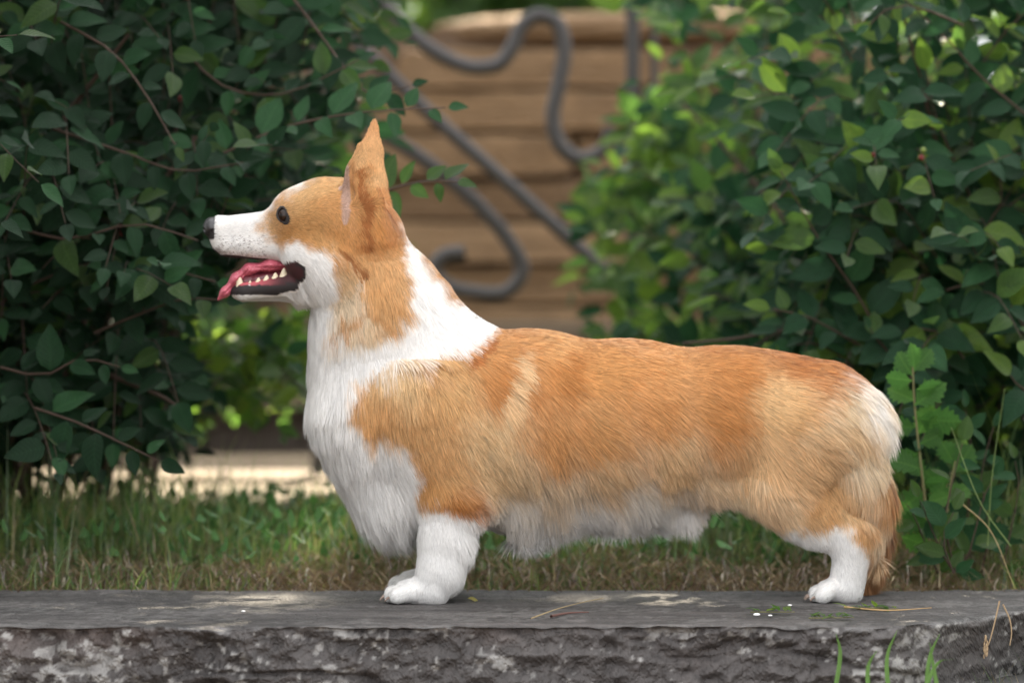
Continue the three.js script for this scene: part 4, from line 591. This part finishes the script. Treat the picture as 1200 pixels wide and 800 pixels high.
// eyes, nose, tongue, gums, teeth, claws
const surfZ = (x, y, from = 110) => { let z = from; for (let k = 0; k < 400 && bodySDF(x, y, z) > 0; k++) z -= 0.4; return z; };
const at = (m, x, y, z) => { m.position.copy(toWorld(x, y, z)); return m; };
{
  const zE = surfZ(EYEXY[0], EYEXY[1], 80), ball = new THREE.SphereGeometry(8.2 / 1100, 28, 20);
  const eyeM = new THREE.MeshPhysicalMaterial({ color: rgb(0.012, 0.007, 0.005), roughness: 0.3, specularIntensity: 0, clearcoat: 0.55, clearcoatRoughness: 0.03 }), lidM = new THREE.MeshStandardMaterial({ color: rgb(0.02, 0.016, 0.015), roughness: 0.6 }), irisM = new THREE.MeshPhysicalMaterial({ color: rgb(0.022, 0.010, 0.006), roughness: 0.3, specularIntensity: 0, clearcoat: 0.55, clearcoatRoughness: 0.03 });
  for (const s of [1, -1]) {
    const e = at(mesh('eye', ball, eyeM, corgi), EYEXY[0], EYEXY[1], s * (zE - 5.0));
    e.scale.set(0.84, 1.12, 1);
    const ir = mesh('iris', new THREE.SphereGeometry(8.44 / 1100, 24, 8, 0, 6.2832, 0.28, 0.42), irisM, e); ir.rotation.set(s * Math.PI / 2, 0, s * 0.35);
    const rim = []; for (let k = 0; k <= 24; k++) { const a = k / 24 * 6.2832, rx = 8.6 * Math.cos(a) * (1 + 0.2 * Math.sin(a)), ry = (Math.sin(a) < 0 ? 8.6 : 6.6) * Math.sin(a) + rx * 0.3; rim.push(V(rx / 1100, -ry / 1100, s * (5.6 - 0.03 * (rx * rx + ry * ry)) / 1100)); }
    mesh('eyelid', new THREE.TubeGeometry(new THREE.CatmullRomCurve3(rim), 40, 1.5 / 1100, 7), lidM, e);
  }
  const noseS = surfaceNets((x, y, z) => {
    let d = smin(cap([248.5, 264, 0, 10, 256, 266, 0, 10.2, 1.45], x, y, z), cap([248, 270, 0, 9, 255, 274, 0, 7, 1.25], x, y, z), 6);
    for (const s of [1, -1]) { d = smin(d, cap([248, 268, 9 * s, 5.5, 254, 269, 11 * s, 4.5], x, y, z), 3); d = Math.max(d, -cap([239, 269, 5.5 * s, 2.6, 249, 269.5, 12.5 * s, 2.2], x, y, z), -cap([249, 270, 13 * s, 1.7, 256, 267, 15.5 * s, 1.4], x, y, z)); }
    return Math.max(d, -cap([237, 268, 0, 1, 240, 284, 0, 1], x, y, z));
  }, [232, 246, -22], [268, 288, 22], 0.9);
  const pebble = tex(128, 128, (u, v) => 0.5 + 0.5 * noise(u * 22, v * 22));
  pebble.repeat.set(14, 14);
  mesh('nose', dogGeo(noseS), new THREE.MeshPhysicalMaterial({ color: rgb(0.022, 0.02, 0.022), roughness: 0.42, clearcoat: 0.35, clearcoatRoughness: 0.35, bumpMap: pebble, bumpScale: 0.0006 }), corgi);
  const tongueB = [[350, 312, 0, 6.2, 318, 311, 0, 6.2, 2.7], [318, 311, 0, 6.2, 292, 315.5, 0, 5.8, 2.8], [292, 315.5, 0, 5.6, 277, 326, 0, 5.2, 2.0], [277, 326, 0, 5.2, 264, 342, 0, 4.0, 2.5], [264, 342, 0, 4.0, 256, 350.5, 0, 2.2, 3.0]];
  const mid = (x) => (x > 292 ? 313 : 315.5 + (292 - x) * 0.98);
  const tongueS = surfaceNets((x, y, z) => fold(tongueB, 10, x, y, z) - 0.25 * noise(x / 1.5, y / 1.5, z / 1.5) - 0.25 * noise(x / 16, y / 12, z / 10) + 1.6 * Math.exp(-z * z / 7) * (1 - sstep(300, 362, x)) + 0.7 * Math.exp(-Math.pow(y - mid(x) - 0.8, 2) / 3) * sstep(8, 13, Math.abs(z)), [240, 296, -26], [362, 360, 26], 0.9);
  mesh('tongue', dogGeo(tongueS), new THREE.MeshPhysicalMaterial({ color: new THREE.Color().setRGB(...lin(186, 88, 104)), roughness: 0.5, clearcoat: 0.5, clearcoatRoughness: 0.3 }), corgi);
  const gumS = surfaceNets((x, y, z) => { let d = 1e3; for (const s of [1, -1]) d = Math.min(d, fold([[352, 325, 20 * s, 6, 322, 332.5, 18.5 * s, 5], [322, 332.5, 18.5 * s, 5, 296, 336, 15 * s, 4], [296, 336, 14 * s, 4, 280, 337, 6 * s, 4.5]], 4, x, y, z)); return d - noise(x / 5, y / 5, z / 5) * 0.6; }, [268, 316, -32], [360, 346, 32], 1.2);
  const floorS = surfaceNets((x, y, z) => cap([352, 322, 0, 10.5, 290, 330, 0, 8.5, 1.8], x, y, z) - noise(x / 5, y / 5, z / 5) * 0.8, [280, 306, -24], [366, 348, 24], 1.4);
  mesh('mouth_floor', dogGeo(floorS), new THREE.MeshPhysicalMaterial({ color: rgb(0.11, 0.018, 0.026), roughness: 0.5, clearcoat: 0.4, clearcoatRoughness: 0.3 }), corgi);
  mesh('gum', dogGeo(gumS), new THREE.MeshPhysicalMaterial({ color: new THREE.Color().setRGB(...lin(186, 92, 98)), roughness: 0.45, clearcoat: 0.6, clearcoatRoughness: 0.25 }), corgi);
  const toothM = new THREE.MeshPhysicalMaterial({ color: rgb(0.72, 0.62, 0.44), roughness: 0.35, clearcoat: 0.5 });
  const toothGeo = (r, h, f, lean) => { const g = new THREE.LatheGeometry([[r * 0.9, -h * 0.3], [r, 0], [r * 0.8, h * 0.4], [r * 0.35, h * 0.85], [0.01, h]].map(([a, b]) => new THREE.Vector2(a / 1100, b / 1100)), 10); g.scale(1, 1, f); const p = g.attributes.position; for (let i = 0; i < p.count; i++) { const y = p.getY(i); p.setX(i, p.getX(i) + lean * Math.max(0, y) * Math.max(0, y) * 1100 / h); } g.computeVertexNormals(); return g; };
  for (const s of [1, -1]) {
    for (const [x, y, z, r, h, lean] of [[282, 337, 12.5, 5, 18, -0.18], [274, 338, 5, 2.6, 7.5, 0], [294, 334, 17, 3, 5.5, 0], [303.5, 332.5, 18.5, 4.2, 7.5, 0.1], [313, 331.5, 20, 4.8, 9.5, 0.1], [323.5, 330, 21.5, 5.4, 11, 0.05], [333.5, 328.5, 23, 6, 15, 0.05], [343.5, 327, 23.5, 5.2, 13, 0]]) at(mesh('tooth', toothGeo(r, h, 0.7, lean), toothM, corgi), x, y, s * z);
    const clawM = new THREE.MeshStandardMaterial({ color: rgb(0.26, 0.19, 0.15), roughness: 0.4 });
    const claw = (() => { const t = new Tubes(); t.add([V(0.002, 0, 0), V(-0.004, -0.0005, 0), V(-0.0068, -0.0038, 0)], 0.0024, 0.0006, 7); return t.geo(); })();
    for (const d of [-16, -6, 6, 16]) { at(mesh('claw', claw, clawM, corgi), 451.5 + Math.abs(d) * 0.6, 693, s * (67 + d * 1.35)); at(mesh('claw', claw, clawM, corgi), 943.5 + (s < 0 ? 24 : 0) + Math.abs(d) * 0.5, 693.5, s * (57 + d * 1.3)); }
  }
  // whiskers
  rnd = mulberry(55); const wt = new Tubes();
  for (let k = 0; k < 26; k++) { const s = k % 2 ? 1 : -1, x = R(268, 300), y = R(280, 298), z = surfZ(x, y, 40) * s; const L = R(18, 38), p0 = toWorld(x, y, z), p2 = toWorld(x - L * R(0.0, 0.5), y + L * R(0.15, 0.55), z + s * L * 0.8), p1 = p0.clone().lerp(p2, 0.5).add(V(0, 0.002, 0)); wt.add(curve([p0, p1, p2], 6), 0.00018, 0.00005, 3); }
  mesh('whisker', wt.geo(), new THREE.MeshStandardMaterial({ color: rgb(0.06, 0.05, 0.05), roughness: 0.5 }), corgi).userData.kind = 'stuff';
}
renderer.render(scene, camera);
